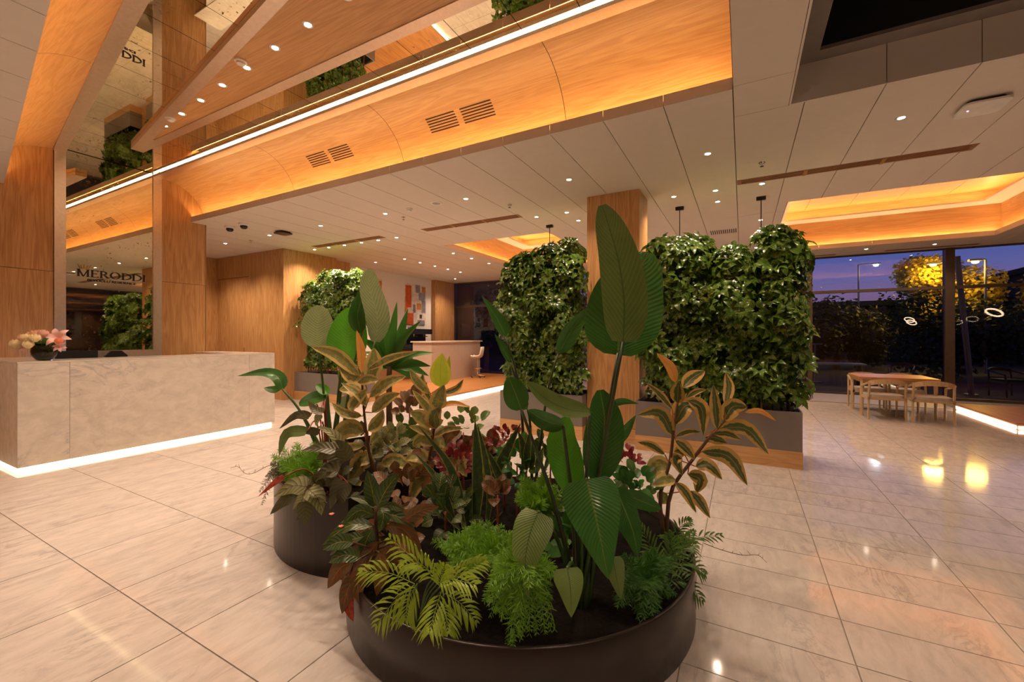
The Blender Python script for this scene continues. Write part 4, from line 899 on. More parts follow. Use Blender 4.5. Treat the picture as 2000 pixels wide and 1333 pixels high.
# ---- bird of paradise beside the column
Z = 1.98
t = plant('bird_of_paradise', 1135, Z, S1, 'tall bird-of-paradise plant with huge paddle leaves in the low round planter'); B = t.location
leafpx(t, [(1206, 694), (1213, 640), (1230, 570), (1266, 494)], 74, Z + .06, 'lf_strel', 'paddle', -.05, .12, (0, .10), .05, 18, 8)
leafpx(t, [(1217, 668), (1219, 590), (1208, 510), (1190, 445), (1176, 401)], 46, Z - .04, 'lf_strel_pale', 'blade', .25, .2, (0, .05), .02, 16, 6)
leafpx(t, [(1165, 938), (1176, 880), (1181, 820), (1172, 762)], 39, Z, 'lf_strel', 'paddle', .15, .12, (0, .05), 0, 12, 6)
leafpx(t, [(1122, 965), (1108, 910), (1098, 860), (1108, 815)], 33, Z + .1, 'lf_strel_bright', 'paddle', -.1, .15, (0, .05), 0, 12, 6)
leafpx(t, [(1146, 936), (1158, 985), (1172, 1050), (1188, 1132)], 55, Z - .12, 'lf_strel', 'heart', 0, -.18, (0, -.16), .03, 14, 6, .5)
leafpx(t, [(1203, 955), (1222, 1000), (1238, 1045), (1246, 1092)], 30, Z - .02, 'lf_strel', 'heart', -.3, -.2, (0, -.1), .03, 12, 4, .5)
leafpx(t, [(1052, 1000), (1036, 1040), (1026, 1095), (1031, 1170)], 38, Z - .18, 'lf_strel_pale', 'heart', .1, -.25, (0, -.14), .03, 12, 4, .5)
leafpx(t, [(1108, 1110), (1114, 1150), (1116, 1207)], 29, Z - .24, 'lf_strel_pale', 'heart', -.1, -.2, (0, -.08), 0, 10, 4, .5)
leafpx(t, [(1196, 1088), (1203, 1125), (1213, 1173)], 20, Z - .1, 'lf_strel_pale', 'heart', .3, -.15, (0, -.05), 0, 8, 4, .5)
leafpx(t, [(1152, 806), (1110, 800), (1070, 782), (1030, 748)], 21, Z - .05, 'lf_strel_pale', 'paddle', .35, .35, (0, -.05), .04, 12, 4)
leafpx(t, [(1018, 800), (1008, 772), (994, 738)], 25, Z + .05, 'lf_strel', 'paddle', -.3, .2, (0, .05), 0, 10, 4)
leafpx(t, [(1100, 832), (1065, 822), (1032, 802)], 18, Z + .02, 'lf_strel', 'paddle', -.4, .3, (0, 0), .05, 10, 4)
leafpx(t, [(1203, 866), (1222, 838), (1242, 811)], 11, Z + .1, 'lf_strel', 'lance', .6, .5)
leafpx(t, [(1192, 790), (1218, 784), (1247, 789)], 7, Z + .1, 'lf_strel', 'lance', .4, .4)
leafpx(t, [(1215, 965), (1250, 978), (1290, 995)], 16, Z + .1, 'lf_strel', 'paddle', .2, .2)
for tip in ((1207, 690, Z + .05), (1217, 668, Z - .03), (1165, 938, Z), (1122, 965, Z + .1), (1152, 806, Z - .05), (1018, 800, Z + .05), (1100, 832, Z + .02), (1203, 866, Z + .1), (1192, 790, Z + .1)):
    mid_ = P((tip[0] * .45 + 1135 * .55), tip[1] + (1165 - tip[1]) * .5, (tip[2] + Z) / 2); stempx(t, [B + V(prand.uniform(-.04, .04), prand.uniform(-.04, .04), -.01), mid_, P(*tip)], .014, .007, 'stem_dark', 'stalk')
for tip in ((1146, 936, Z - .12), (1203, 955, Z - .02), (1052, 1000, Z - .18), (1108, 1110, Z - .24), (1196, 1088, Z - .1), (1215, 965, Z + .1)):
    stempx(t, [B + V(prand.uniform(-.04, .04), prand.uniform(-.04, .04), -.01), P((tip[0] + 1130) / 2, tip[1] - 6 if tip[1] > 1050 else tip[1] + 60, Z - .03), P(*tip)], .012, .007, 'stem_green', 'stalk')
# ---- slender second one
Z = 2.95
t = plant('bird_of_paradise', 1030, Z, S1, 'slender bird-of-paradise plant with narrow pointed leaves, in front of the bar-side hedge'); B = t.location
for pts, hw in (([(988, 658), (972, 625), (941, 578)], 14), ([(996, 708), (982, 680), (965, 652)], 9), ([(1090, 692), (1120, 640), (1163, 590)], 17), ([(1030, 800), (1012, 780), (1000, 745)], 12)):
    leafpx(t, pts, hw, Z, 'lf_strel', 'lance', .3, .4); stempx(t, [B + V(prand.uniform(-.05, .05), 0, -.01), P((pts[0][0] + 1030) / 2 + 6, (pts[0][1] + 880) / 2, Z), P(*pts[0], Z)], .012, .006, 'stem_dark', 'stalk')
# ---- bird of paradise in the crescent planter
Z = 3.35
t = plant('bird_of_paradise', 648, Z, S2, 'bird-of-paradise plant with broad leaves in the crescent planter'); B = t.location
for pts, hw, mt, pf, ro in (([(622, 680), (620, 640), (624, 597)], 30, 'lf_strel_grey_sheen', 'paddle', .1), ([(674, 706), (680, 660), (688, 602)], 37, 'lf_strel_bright', 'paddle', -.1), ([(733, 668), (737, 620), (722, 565), (723, 526)], 24, 'lf_strel_grey_sheen', 'paddle', .3), ([(706, 652), (698, 618), (708, 580), (718, 545)], 17, 'lf_strel', 'lance', -.4),
                            ([(638, 775), (612, 780), (584, 790)], 15, 'lf_strel', 'paddle', .3), ([(553, 762), (543, 738), (515, 728), (463, 735)], 13, 'lf_strel', 'lance', .2), ([(551, 760), (535, 762), (515, 758)], 9, 'lf_strel', 'ovate', .3), ([(640, 770), (632, 762), (618, 752)], 10, 'lf_strel_bright', 'paddle', 0), ([(660, 780), (678, 790), (690, 806)], 14, 'lf_strel_grey_sheen', 'ovate', .2), ([(667, 715), (672, 740), (680, 770)], 10, 'lf_strel_pale', 'ovate', .2)):
    leafpx(t, pts, hw, Z, mt, pf, ro, .22, (0, .04), .03, 12, 6)
    stempx(t, [B + V(prand.uniform(-.06, .06), prand.uniform(-.03, .03), -.01), P(pts[0][0] * .6 + 648 * .4, (pts[0][1] + 860) / 2, Z), P(*pts[0], Z)], .013, .007, 'stem_green', 'stalk')
# ---- sword leaved plant
Z = 3.5
t = plant('yucca_plant', 762, Z, S2, 'sword-leaved yucca rising behind the variegated rubber plant'); B = t.location
stempx(t, [B, P(760, 800, Z), P(760, 715, Z)], .03, .022, 'bark', 'trunk')
for tip in ((716, 612), (724, 600), (748, 596), (775, 590), (797, 603), (823, 626), (850, 690), (842, 716), (838, 735), (700, 690), (706, 660), (690, 735), (735, 640), (815, 745)):
    mx_ = (tip[0] + 760) / 2 + prand.uniform(-4, 4); leafpx(t, [(760 + (tip[0] - 760) * .08, 718), (mx_, (tip[1] + 715) / 2 - 6), tip], 8.5, Z, 'lf_yucca', 'sword', prand.uniform(-.6, .6), .5, (0, prand.uniform(-.25, .2)), nseg=8, nc=2)
# ---- variegated rubber plants
def rubber(u, Z, z, lab, stems, leaves, mt, hwk=1.0):
    t = plant('rubber_plant', u, Z, z, lab, 'plant', 'variegated rubber plants'); 
    for s_ in stems: stempx(t, [(t.location + V(0, 0, -.01))] + [P(a, b, Z) for a, b in s_], .013, .007, 'bark', 'stem')
    allp = [q for s_ in stems for q in s_]
    for L in leaves:
        pts, hw, m_ = L[0], L[1], (L[2] if len(L) > 2 else mt)
        if len(pts) == 2:
            a, c = pts; sag = .10 * abs(c[0] - a[0]); pts = [a, ((a[0] + c[0]) / 2, (a[1] + c[1]) / 2 - sag), c]
        d = prand.uniform(-.10, .10); leafpx(t, pts, hw * hwk, Z, m_, 'ovate', prand.uniform(-.3, .3), .22, (d * .2, d), .03, 9, 6)
        st_ = min(allp, key=lambda q: abs(q[0] - pts[0][0]) + abs(q[1] - pts[0][1] - 8)); stempx(t, [P(st_[0], st_[1], Z), P(*pts[0], Z + d * .2)], .004, .003, 'lf_new', 'petiole')
    return t
def conv(c_, s_, lst):
    out = []
    for L in lst:
        pts = [c_(*p) for p in L[0]]; out.append((pts, L[1] / s_, *L[2:]))
    return out
rubber(1300, 2.55, S1, 'variegated rubber plant with dark cream-edged leaves, in front of the window-side planter', [[cA(560, 960), cA(615, 760), cA(640, 560), cA(665, 380)], [cA(620, 930), cA(730, 760), cA(860, 590), cA(935, 510)]], conv(cA, 2.962, [
    ([(650, 290), (620, 200), (540, 118)], 28, 'lf_new'), ([(690, 320), (820, 222)], 44), ([(660, 410), (668, 282)], 42), ([(632, 445), (560, 360), (478, 290)], 22), ([(715, 378), (828, 330)], 18), ([(645, 535), (700, 430), (785, 412)], 55), ([(720, 392), (800, 440), (810, 600)], 42), ([(635, 600), (560, 470), (428, 478)], 46), ([(650, 602), (795, 575)], 20), ([(588, 705), (430, 635)], 24),
    ([(610, 780), (545, 770), (480, 850)], 55, 'lf_ficus'), ([(650, 850), (510, 890)], 40, 'lf_ficus'), ([(890, 560), (880, 430), (868, 300)], 32), ([(940, 420), (960, 320), (940, 232)], 30), ([(928, 515), (980, 430), (1066, 432)], 50), ([(1050, 462), (1140, 455), (1232, 512)], 16, 'lf_new'), ([(900, 555), (1060, 560), (1188, 705)], 48), ([(870, 585), (1035, 622)], 28), ([(820, 605), (948, 640)], 38), ([(800, 688), (960, 720), (1065, 885)], 46), ([(765, 775), (840, 770), (920, 852)], 40), ([(720, 820), (790, 850), (770, 930)], 44), ([(650, 868), (710, 930), (770, 1045)], 28), ([(730, 915), (790, 980), (850, 1075)], 32), ([(650, 625), (760, 735)], 38), ([(700, 700), (640, 690)], 30), ([(600, 930), (560, 990)], 40, 'lf_ficus'), ([(690, 745), (650, 730), (690, 830)], 34)]), 'lf_ficus_dark')
rubber(742, 3.0, S2, 'big variegated rubber plant with pale cream-edged leaves, in front of the oak block', [[cB(945, 1280), cB(900, 1100), cB(870, 850), cB(855, 620)]], conv(cB, 3.3325, [
    ([(845, 620), (690, 480), (525, 425)], 44), ([(855, 600), (850, 450), (822, 318)], 28, 'lf_new'), ([(905, 650), (930, 540), (935, 432)], 60), ([(885, 580), (1040, 500), (1220, 455)], 26), ([(860, 640), (780, 620), (708, 555)], 40), ([(830, 660), (968, 642)], 34), ([(870, 790), (800, 700), (708, 705)], 58), ([(905, 755), (1020, 660), (1145, 618)], 42), ([(920, 855), (1010, 770), (1105, 728)], 40), ([(880, 810), (840, 740), (720, 660)], 34), ([(895, 972), (960, 920), (995, 835)], 46), ([(868, 985), (760, 960), (655, 1050)], 62), ([(870, 1070), (770, 1080), (690, 1060)], 30), ([(908, 1055), (1000, 1000), (1098, 1045)], 56), ([(935, 1180), (850, 1180), (765, 1320)], 62), ([(978, 1190), (1080, 1165), (1205, 1245)], 44), ([(860, 880), (740, 860), (660, 790)], 34), ([(1000, 1200), (1260, 1215)], 30), ([(890, 700), (800, 800), (790, 850)], 36)]) + conv(cC, 3.3325, [([(690, 470), (600, 530), (548, 680)], 56), ([(760, 340), (680, 330), (600, 470)], 60)]), 'lf_ficus', 1.0)
rubber(838, 2.9, S1, 'slim variegated rubber plant with bright yellow top leaf, beside the snake plants', [[(827, 965), (839, 891), (850, 822), (860, 758)]], [
    ([(862, 757), (860, 725), (863, 690)], 20, 'lf_ficus_yellow'), ([(867, 752), (874, 725), (878, 695)], 6, 'lf_ficus_yellow'), ([(855, 800), (857, 780), (868, 752)], 17), ([(852, 838), (848, 815), (862, 795)], 18), ([(858, 795), (885, 788), (918, 796)], 6, 'lf_new'), ([(850, 815), (830, 790), (805, 762)], 9), ([(848, 835), (822, 815), (800, 805)], 14), ([(845, 850), (822, 840), (798, 833)], 9), ([(848, 852), (875, 838), (905, 838)], 7), ([(843, 880), (860, 862), (880, 880)], 15), ([(840, 905), (815, 890), (792, 898)], 15), ([(850, 900), (885, 895), (912, 932)], 20), ([(832, 925), (812, 918), (800, 940)], 12), ([(848, 870), (822, 858), (806, 872)], 12), ([(835, 940), (858, 950), (875, 975)], 10), ([(838, 930), (815, 945), (800, 985)], 14), ([(862, 770), (890, 762), (905, 742)], 8, 'lf_ficus_dark'), ([(840, 770), (815, 745), (800, 720)], 9), ([(845, 790), (825, 752), (826, 730)], 8, 'lf_ficus_dark')], 'lf_ficus')
# ---- snake plants
def snake(u, Z, lab, blades):
    t = plant('snake_plant', u, Z, S1, lab, 'plant', 'snake plants')
    for pts, hw in blades:
        q = [cD(*p) for p in pts]; leafpx(t, q, hw / 3.3325, Z + prand.uniform(-.05, .05), 'lf_sans', 'sword', prand.uniform(-.4, .4), .35, (0, prand.uniform(-.05, .1)), .02, 10, 4)
snake(918, 2.45, 'snake plant with tall yellow-edged blades, rising from the asparagus ferns', [([(420, 960), (440, 700), (435, 450), (425, 228)], 42), ([(300, 940), (240, 760), (170, 610), (28, 445)], 26), ([(360, 900), (320, 700), (240, 500), (60, 280)], 28), ([(400, 960), (385, 820), (400, 650)], 36), ([(440, 960), (420, 860), (405, 790)], 20), ([(470, 985), (530, 900), (610, 830)], 12), ([(350, 950), (350, 880), (330, 800)], 18), ([(500, 930), (520, 700), (480, 440), (440, 260)], 26), ([(330, 950), (250, 860), (150, 690)], 16)])
snake(968, 2.75, 'snake plant with shorter blades behind the tall one', [([(520, 660), (590, 520), (650, 400), (725, 255)], 34), ([(600, 650), (560, 560), (500, 420)], 28), ([(640, 640), (650, 570), (630, 500)], 24), ([(760, 560), (770, 430), (795, 270)], 26), ([(745, 520), (735, 400), (705, 305)], 24), ([(830, 570), (845, 500), (870, 410)], 26), ([(790, 560), (800, 500), (810, 430)], 22), ([(720, 620), (740, 560), (690, 520)], 26), ([(880, 560), (900, 500), (905, 440)], 16)])
# ---- croton
Z = 2.2
t = plant('croton_plant', 735, Z, S1, 'croton with dark leathery leaves on the crescent planter side of the low planter'); B = t.location
stempx(t, [B, P(735, 1060, Z), P(734, 990, Z)], .016, .01, 'bark', 'stem')
for pts, hw, mt in (([(775, 640), (755, 520), (725, 398)], 52, 'lf_croton'), ([(790, 640), (850, 520), (935, 415)], 56, 'lf_croton'), ([(790, 645), (880, 630), (965, 660)], 26, 'lf_croton'), ([(775, 645), (690, 590), (610, 570)], 26, 'lf_croton'), ([(770, 690), (670, 660), (565, 745)], 44, 'lf_croton'), ([(760, 760), (600, 760), (430, 885)], 52, 'lf_croton'), ([(850, 760), (970, 790), (1085, 965)], 56, 'lf_croton_brown'), ([(960, 730), (1070, 660), (1190, 635)], 42, 'lf_croton_brown'), ([(850, 850), (900, 930), (960, 1085)], 52, 'lf_croton_brown'),
                    ([(740, 880), (640, 960), (560, 1130)], 52, 'lf_croton_brown'), ([(800, 860), (690, 1000), (640, 1180)], 50, 'lf_croton_brown'), ([(700, 830), (600, 860), (480, 950)], 46, 'lf_croton'), ([(760, 780), (720, 850), (690, 960)], 50, 'lf_croton'), ([(840, 700), (900, 690), (1040, 760)], 46, 'lf_croton'), ([(745, 1170), (775, 1230), (735, 1330)], 36, 'lf_red'), ([(670, 1200), (620, 1230), (572, 1285)], 22, 'lf_red'), ([(810, 640), (830, 700), (800, 800)], 44, 'lf_croton'), ([(640, 950), (600, 1010), (590, 1090)], 36, 'lf_croton_brown'), ([(860, 900), (800, 1000), (790, 1110)], 50, 'lf_croton_brown')):
    q = [cC(*p) for p in pts]; leafpx(t, q, hw / 3.3325, Z + prand.uniform(-.12, .08), mt, 'ovate', None, .25, (0, prand.uniform(-.06, .06)), .05, 9, 6)
    stempx(t, [P(734, min(1075, max(988, q[0][1] + 10)), Z), P(*q[0], Z)], .005, .004, 'bark', 'petiole')
for pts, hw, mt in (([(690, 1100), (665, 1110), (640, 1150)], 17, 'lf_croton_brown'), ([(700, 1120), (680, 1150), (668, 1200)], 15, 'lf_croton_brown'), ([(705, 1090), (672, 1085), (642, 1100)], 15, 'lf_croton'), ([(720, 1100), (700, 1130), (700, 1180)], 16, 'lf_croton_brown'), ([(740, 1080), (745, 1120), (735, 1165)], 15, 'lf_croton_brown'), ([(690, 1060), (660, 1060), (630, 1075)], 15, 'lf_croton'), ([(770, 1060), (800, 1070), (815, 1110)], 15, 'lf_croton_brown'), ([(690, 1140), (680, 1175), (690, 1215)], 11, 'lf_red')):
    leafpx(t, pts, hw, 2.02, mt, 'ovate', None, .25, (0, -.05), .05, 9, 6); stempx(t, [P(734, 1075, Z), P(*pts[0], 2.02)], .005, .004, 'bark', 'petiole')
for u, v in ((666, 1031), (669, 1061), (648, 1007)):
    mb = MB(); c = P(u, v, Z)
    for k in range(6): a = k * 1.05; mb.leaf([c, c + V(math.cos(a), math.sin(a), .6).normalized() * .018], .008, V(0, 0, 1), 'ovate', 3, 2)
    mb.build('blossom', 'pt_coral', t)
# ---- begonia with silver veined leaves over the rim
Z = 2.56
t = plant('begonia_plant', 640, 2.9, S2, 'rex begonia with silvery dark-veined leaves over the crescent planter rim'); B = t.location
for pts, hw, mt in (([(330, 505), (240, 500), (115, 570)], 62, 'lf_begonia'), ([(320, 520), (300, 590), (235, 660)], 48, 'lf_begonia'), ([(340, 520), (400, 580), (428, 690)], 62, 'lf_begonia'), ([(270, 560), (190, 590), (92, 685)], 50, 'lf_begonia_dark'), ([(320, 600), (320, 680), (316, 755)], 50, 'lf_begonia_dark'), ([(330, 500), (320, 470), (290, 420)], 40, 'lf_begonia'), ([(350, 45), (260, 40), (150, 128)], 30, 'lf_begonia_dark'), ([(330, 145), (200, 160), (150, 300)], 40, 'lf_strel_pale'), ([(410, 150), (330, 140), (230, 165)], 26, 'lf_begonia_dark'), ([(560, 320), (480, 280), (390, 330)], 60, 'lf_begonia_dark'), ([(540, 400), (460, 400), (370, 470)], 60, 'lf_begonia_dark'), ([(520, 260), (420, 250), (290, 270)], 44, 'lf_begonia_dark'), ([(560, 240), (500, 160), (400, 110)], 36, 'lf_begonia'), ([(560, 460), (520, 540), (480, 650)], 50, 'lf_begonia_dark'), ([(600, 330), (560, 250), (480, 200)], 50, 'lf_begonia_dark'), ([(440, 20), (380, 0), (340, -60)], 30, 'lf_begonia_dark'), ([(420, 30), (400, 60), (390, 110)], 24, 'lf_begonia'), ([(600, 480), (560, 560), (560, 640)], 44, 'lf_begonia_dark'), ([(180, 440), (120, 480), (12, 570)], 22, 'lf_red')):
    q = [cC(*p) for p in pts]; d = prand.uniform(-.04, .12); leafpx(t, q, hw / 3.3325, Z + d, mt, 'heart', prand.uniform(-.25, .25), .15, (0, prand.uniform(-.05, .03)), .06, 8, 6, .4)
    stempx(t, [B, P((q[0][0] + 640) / 2, q[0][1] - 14, Z + .16), P(*q[0], Z + d)], .005, .004, 'lf_coleus', 'petiole')
# ---- feathery fronds
def frond(t, pts, Z, mat, L, w, n, dz=(0, 0), ang=55, name='frond', droop=.1, jit=.1, two=True, up=.4):
    k = len(pts) - 1; mid = catmull([P(u, v, Z + dz[0] + (dz[1] - dz[0]) * i / k) for i, (u, v) in enumerate(pts)], n); mb = MB(); mb.tube(mid, .0022 * Z / 2, .0008, 4, False)
    N = (V(0, 0, EYE) - mid[n // 2]).normalized() + V(0, 0, up)
    for i in range(1, n + 1):
        T = (mid[i] - mid[i - 1]).normalized(); Sd = T.cross(N).normalized(); tt = i / n; l = L * (math.sin(math.pi * (.12 + .82 * tt)) ** .7) * prand.uniform(.85, 1.1)
        for s in ((-1, 1) if two else (prand.choice((-1, 1)),)):
            a = R(ang * (1 - .45 * tt)) + prand.uniform(-jit, jit); d = T * math.cos(a) + Sd * s * math.sin(a) + N * prand.uniform(-jit, jit)
            mb.leaf([mid[i], mid[i] + d * l * .55 + N * l * .05, mid[i] + d * l - V(0, 0, l * droop)], w, N, 'lance', 3, 1, 0)
    return mb.build(name, mat, t)
Z = 1.78
t = plant('parlour_palm', 815, Z, S1, 'yellow-green parlour palm at the rim of the low planter'); 
for pts, L in (([(800, 500), (640, 370), (455, 215)], .085), ([(640, 565), (440, 480), (235, 470)], .085), ([(640, 570), (500, 680), (345, 880)], .10), ([(660, 560), (590, 700), (570, 830)], .09), ([(850, 620), (800, 780), (760, 930)], .09), ([(870, 560), (1020, 470), (1180, 390)], .08), ([(880, 640), (1000, 720), (1110, 850)], .075), ([(830, 600), (850, 510), (870, 430)], .08), ([(860, 700), (880, 800), (900, 930)], .08), ([(820, 560), (930, 530), (1100, 570)], .09), ([(800, 540), (700, 420), (560, 410)], .08)):
    q = [cE(*p) for p in pts]; frond(t, q, Z + prand.uniform(-.04, .04), 'lf_palm', L * 1.15, .0052, 10, (.0, prand.uniform(-.12, .02)), 50, droop=.25)
    stempx(t, [t.location, P((q[0][0] + 812) / 2, q[0][1] + 30, Z), P(*q[0], Z)], .004, .002, 'stem_green', 'stalk')
Z = 2.15
t = plant('parlour_palm', 1300, Z, S1, 'dark green parlour palm at the foot of the dark-leaved rubber plant')
for pts, L in (([(1030, 640), (960, 450), (870, 265)], .09), ([(1040, 620), (1200, 380), (1410, 335)], .07), ([(1060, 640), (1180, 650), (1290, 775)], .09), ([(1050, 600), (1180, 520), (1305, 595)], .09), ([(1020, 640), (930, 560), (850, 575)], .08), ([(1040, 560), (1080, 420), (1060, 330)], .09), ([(1050, 560), (1130, 440), (1240, 400)], .09), ([(1020, 650), (950, 700), (1010, 740)], .08), ([(1060, 620), (1100, 680), (1120, 730)], .08), ([(1080, 480), (1130, 300), (1210, 230)], .06), ([(1080, 500), (1150, 400), (1230, 310)], .06)):
    q = [cF(*p) for p in pts]; frond(t, q, Z + prand.uniform(-.08, .08), 'lf_palm_dark', L * 1.1, .005, 12, (0, prand.uniform(-.1, .05)), 50, droop=.2); stempx(t, [t.location, P((q[0][0] + 1300) / 2, q[0][1] + 20, Z), P(*q[0], Z)], .004, .002, 'stem_green', 'stalk')
def asparagus(u, Z, z, lab, tips, mat, base=None, L=.05, dens=4):
    t = plant('asparagus_fern', u, Z, z, lab, 'fern', 'asparagus ferns'); bu, bv = base
    more = [(a + prand.uniform(-16, 16), b + prand.uniform(-14, 14), c + prand.uniform(-.06, .06)) for a, b, c in tips for _ in range(dens)]
    for tu, tv, dz in list(tips) + more:
        m_ = ((bu + tu) / 2, min(bv, tv) - 12 if tv > bv - 10 else (bv + tv) / 2 - 8); frond(t, [(bu + prand.uniform(-8, 8), bv), m_, (tu, tv)], Z, mat, L, .0020, 34, (0, dz), 72, 'frond', .1, .6)
    return t
tp = [(880, 1052, -.02), (905, 1040, .05), (935, 1032, .1), (965, 1030, .1), (1000, 1040, .1), (870, 1080, -.1), (890, 1095, -.12), (930, 1080, 0), (960, 1060, 0), (990, 1070, -.02), (915, 1120, -.1), (950, 1110, -.12), (985, 1105, -.1), (1010, 1080, 0), (860, 1062, .05), (900, 1070, 0), (945, 1050, .05), (975, 1090, -.1)]
asparagus(940, 2.0, S1, 'bright green asparagus fern in front of the snake plants', tp, 'lf_fern', (945, 1100))
tp = [(1010, 1060, .05), (1040, 1050, .1), (980, 1085, .05), (970, 1150, -.1), (985, 1200, -.12), (1000, 1270, -.14), (1035, 1230, -.14), (1060, 1180, -.05), (1070, 1120, 0), (1020, 1160, -.12), (1045, 1150, -.1), (965, 1190, -.1), (1020, 1240, -.14), (1000, 1140, -.08), (1055, 1090, .05), (950, 1170, -.08), (1075, 1230, -.1), (1010, 1200, -.13), (975, 1110, -.05), (1040, 1100, -.02)]
asparagus(1020, 1.80, S1, 'fluffy asparagus fern tumbling over the front rim of the low planter', tp, 'lf_fern', (1025, 1120))
tp = [(1215, 1180, -.1), (1240, 1120, 0), (1265, 1080, 0), (1285, 1130, 0), (1270, 1190, -.1), (1245, 1215, -.15), (1225, 1150, -.1), (1300, 1100, .05), (1280, 1210, -.15), (1310, 1160, 0), (1230, 1090, .02), (1260, 1140, -.1)]
asparagus(1262, 2.0, S1, 'dark green asparagus fern beside the dark parlour palm', tp, 'lf_fern_dark', (1262, 1150))
tp = [(1030, 935, .05), (1060, 925, .05), (1085, 950, 0), (1020, 960, 0), (1045, 990, -.05), (1080, 985, 0), (1015, 985, -.05), (1065, 960, 0)]
asparagus(1050, 2.25, S1, 'small bright fern between the snake plants and the paddle leaves', tp, 'lf_fern', (1055, 1010))
tp = [(545, 880, .05), (560, 905, -.03), (555, 930, -.05), (580, 870, .1), (610, 890, .05), (600, 920, 0), (570, 940, -.05), (630, 900, .05), (620, 870, .1), (545, 910, 0)]
asparagus(600, 2.85, S2, 'bright fern behind the silver-veined begonia', tp, 'lf_fern', (605, 945), .06)
tp = [(512, 985, -.05), (508, 960, -.02), (520, 930, 0), (530, 905, 0)]
asparagus(585, 2.8, S2, 'thin dry fern sprays arching past the crescent planter rim', tp, 'lf_begonia_dark', (560, 935), .035, 0)
# ---- red leaved bedding plants
def bedding(u, v, Z, z, lab, mat, n, r, hw, seed):
    t = plant('coleus_plant', u, Z, z, lab, 'plant', 'red leaved bedding plants'); rr = random.Random(seed); c = P(u, v, Z)
    stempx(t, [t.location, c], .008, .005, 'lf_coleus', 'stem')
    for q in range(n):
        d = V(rr.uniform(-1, 1), rr.uniform(-1, 1), rr.uniform(-.5, 1)).normalized(); b = c + d * r * rr.uniform(.3, .85); L = hw * rr.uniform(2.2, 3.6); dd = (d + V(rr.uniform(-.7, .7), rr.uniform(-.7, .7), rr.uniform(-.1, .7))).normalized()
        MB().leaf([b, b + dd * L * .5 + V(0, 0, L * .1), b + dd * L], hw * rr.uniform(.8, 1.2), (V(0, 0, EYE) - b).normalized() + V(0, 0, .6), 'ovate', 5, 2, .2).build('leaf', mat, t, smooth=True)
bedding(893, 905, 2.75, S1, 'dark red coleus left of the tall snake plant blades' .replace('left of', 'beside'), 'lf_coleus', 60, .17, .018, 1); bedding(985, 862, 3.0, S1, 'reddish coleus behind the shorter snake plant', 'lf_coleus', 40, .13, .016, 2); bedding(1225, 905, 2.75, S1, 'dark purple-red coleus behind the big paddle leaves', 'lf_coleus', 36, .12, .016, 3)
bedding(860, 880, 3.05, S1, 'rusty red leafy plant at the foot of the slim rubber plant', 'lf_croton_brown', 34, .2, .03, 4); bedding(800, 800, 3.3, S2, 'rust-brown bromeliad-like plant between the rubber plants', 'lf_croton_brown', 30, .2, .03, 5); bedding(972, 968, 2.3, S1, 'pink-red veined leafy plant at the foot of the snake plants', 'lf_croton_brown', 10, .05, .03, 6)
bedding(905, 845, 3.3, S1, 'low leafy green plant at the back of the low planter', 'lf_strel_pale', 30, .22, .028, 7); bedding(700, 905, 3.15, S2, 'low dark leafy plant at the foot of the big rubber plant', 'lf_begonia_dark', 34, .24, .035, 8); bedding(1160, 985, 2.5, S1, 'low leafy green plant behind the big paddle leaves', 'lf_croton', 26, .2, .03, 9); bedding(800, 960, 2.75, S1, 'mottled brown leafy plant beneath the slim rubber plant', 'lf_croton_brown', 28, .2, .035, 10)
for i, (u, v, Z_, S_, mt, lab) in enumerate(((1010, 905, 2.85, S1, 'lf_strel', 'low glossy green plant behind the small bright fern'), (1075, 890, 3.0, S1, 'lf_croton', 'low dark green plant behind the bright paddle leaf'), (940, 890, 3.1, S1, 'lf_croton_brown', 'low rusty plant behind the snake plants'), (770, 1050, 2.35, S1, 'lf_croton_brown', 'low brown leafy plant under the croton'), (870, 1000, 2.4, S1, 'lf_croton', 'low dark leafy plant at the foot of the tall snake plant'), (760, 880, 3.05, S2, 'lf_begonia', 'low silvery leafy plant between begonia and rubber plants'), (800, 860, 3.35, S2, 'lf_strel_pale', 'low pale green plant at the back of the crescent planter'), (1240, 960, 2.6, S1, 'lf_strel', 'low green plant at the foot of the dark-leaved rubber plant'), (1120, 1060, 2.35, S1, 'lf_fern_dark', 'low fresh green plant around the bird-of-paradise stalks'), (640, 960, 2.7, S2, 'lf_begonia_dark', 'low dark leafy plant at the inner rim of the crescent planter'))):
    bedding(u, v, Z_, S_, lab, mt, 34, .17, .03, 30 + i)
def twig(lab, pts, Z, r=.002):
    t = thing('dry_twig', P(*pts[0], Z), lab, 'twig', 'dry twigs'); q = catmull([P(a, b, Z) for a, b in pts], 16); MB().tube(q, r, r * .5, 5).build('stem', 'bark', t)
    for i in range(2, 16, 2): MB().tube([q[i], q[i] + V(prand.uniform(-.02, .02), 0, prand.uniform(.01, .025))], r * .6, r * .3, 4).build('side_twig', 'bark', t)
twig('thin dry twig reaching out over the floor past the dark parlour palm', [(1375, 1062), (1410, 1075), (1450, 1085), (1480, 1085), (1498, 1100)], 2.15); twig('thin curling dry twig reaching past the begonia', [(540, 905), (520, 912), (495, 925), (478, 925), (465, 912), (450, 915)], 2.75)

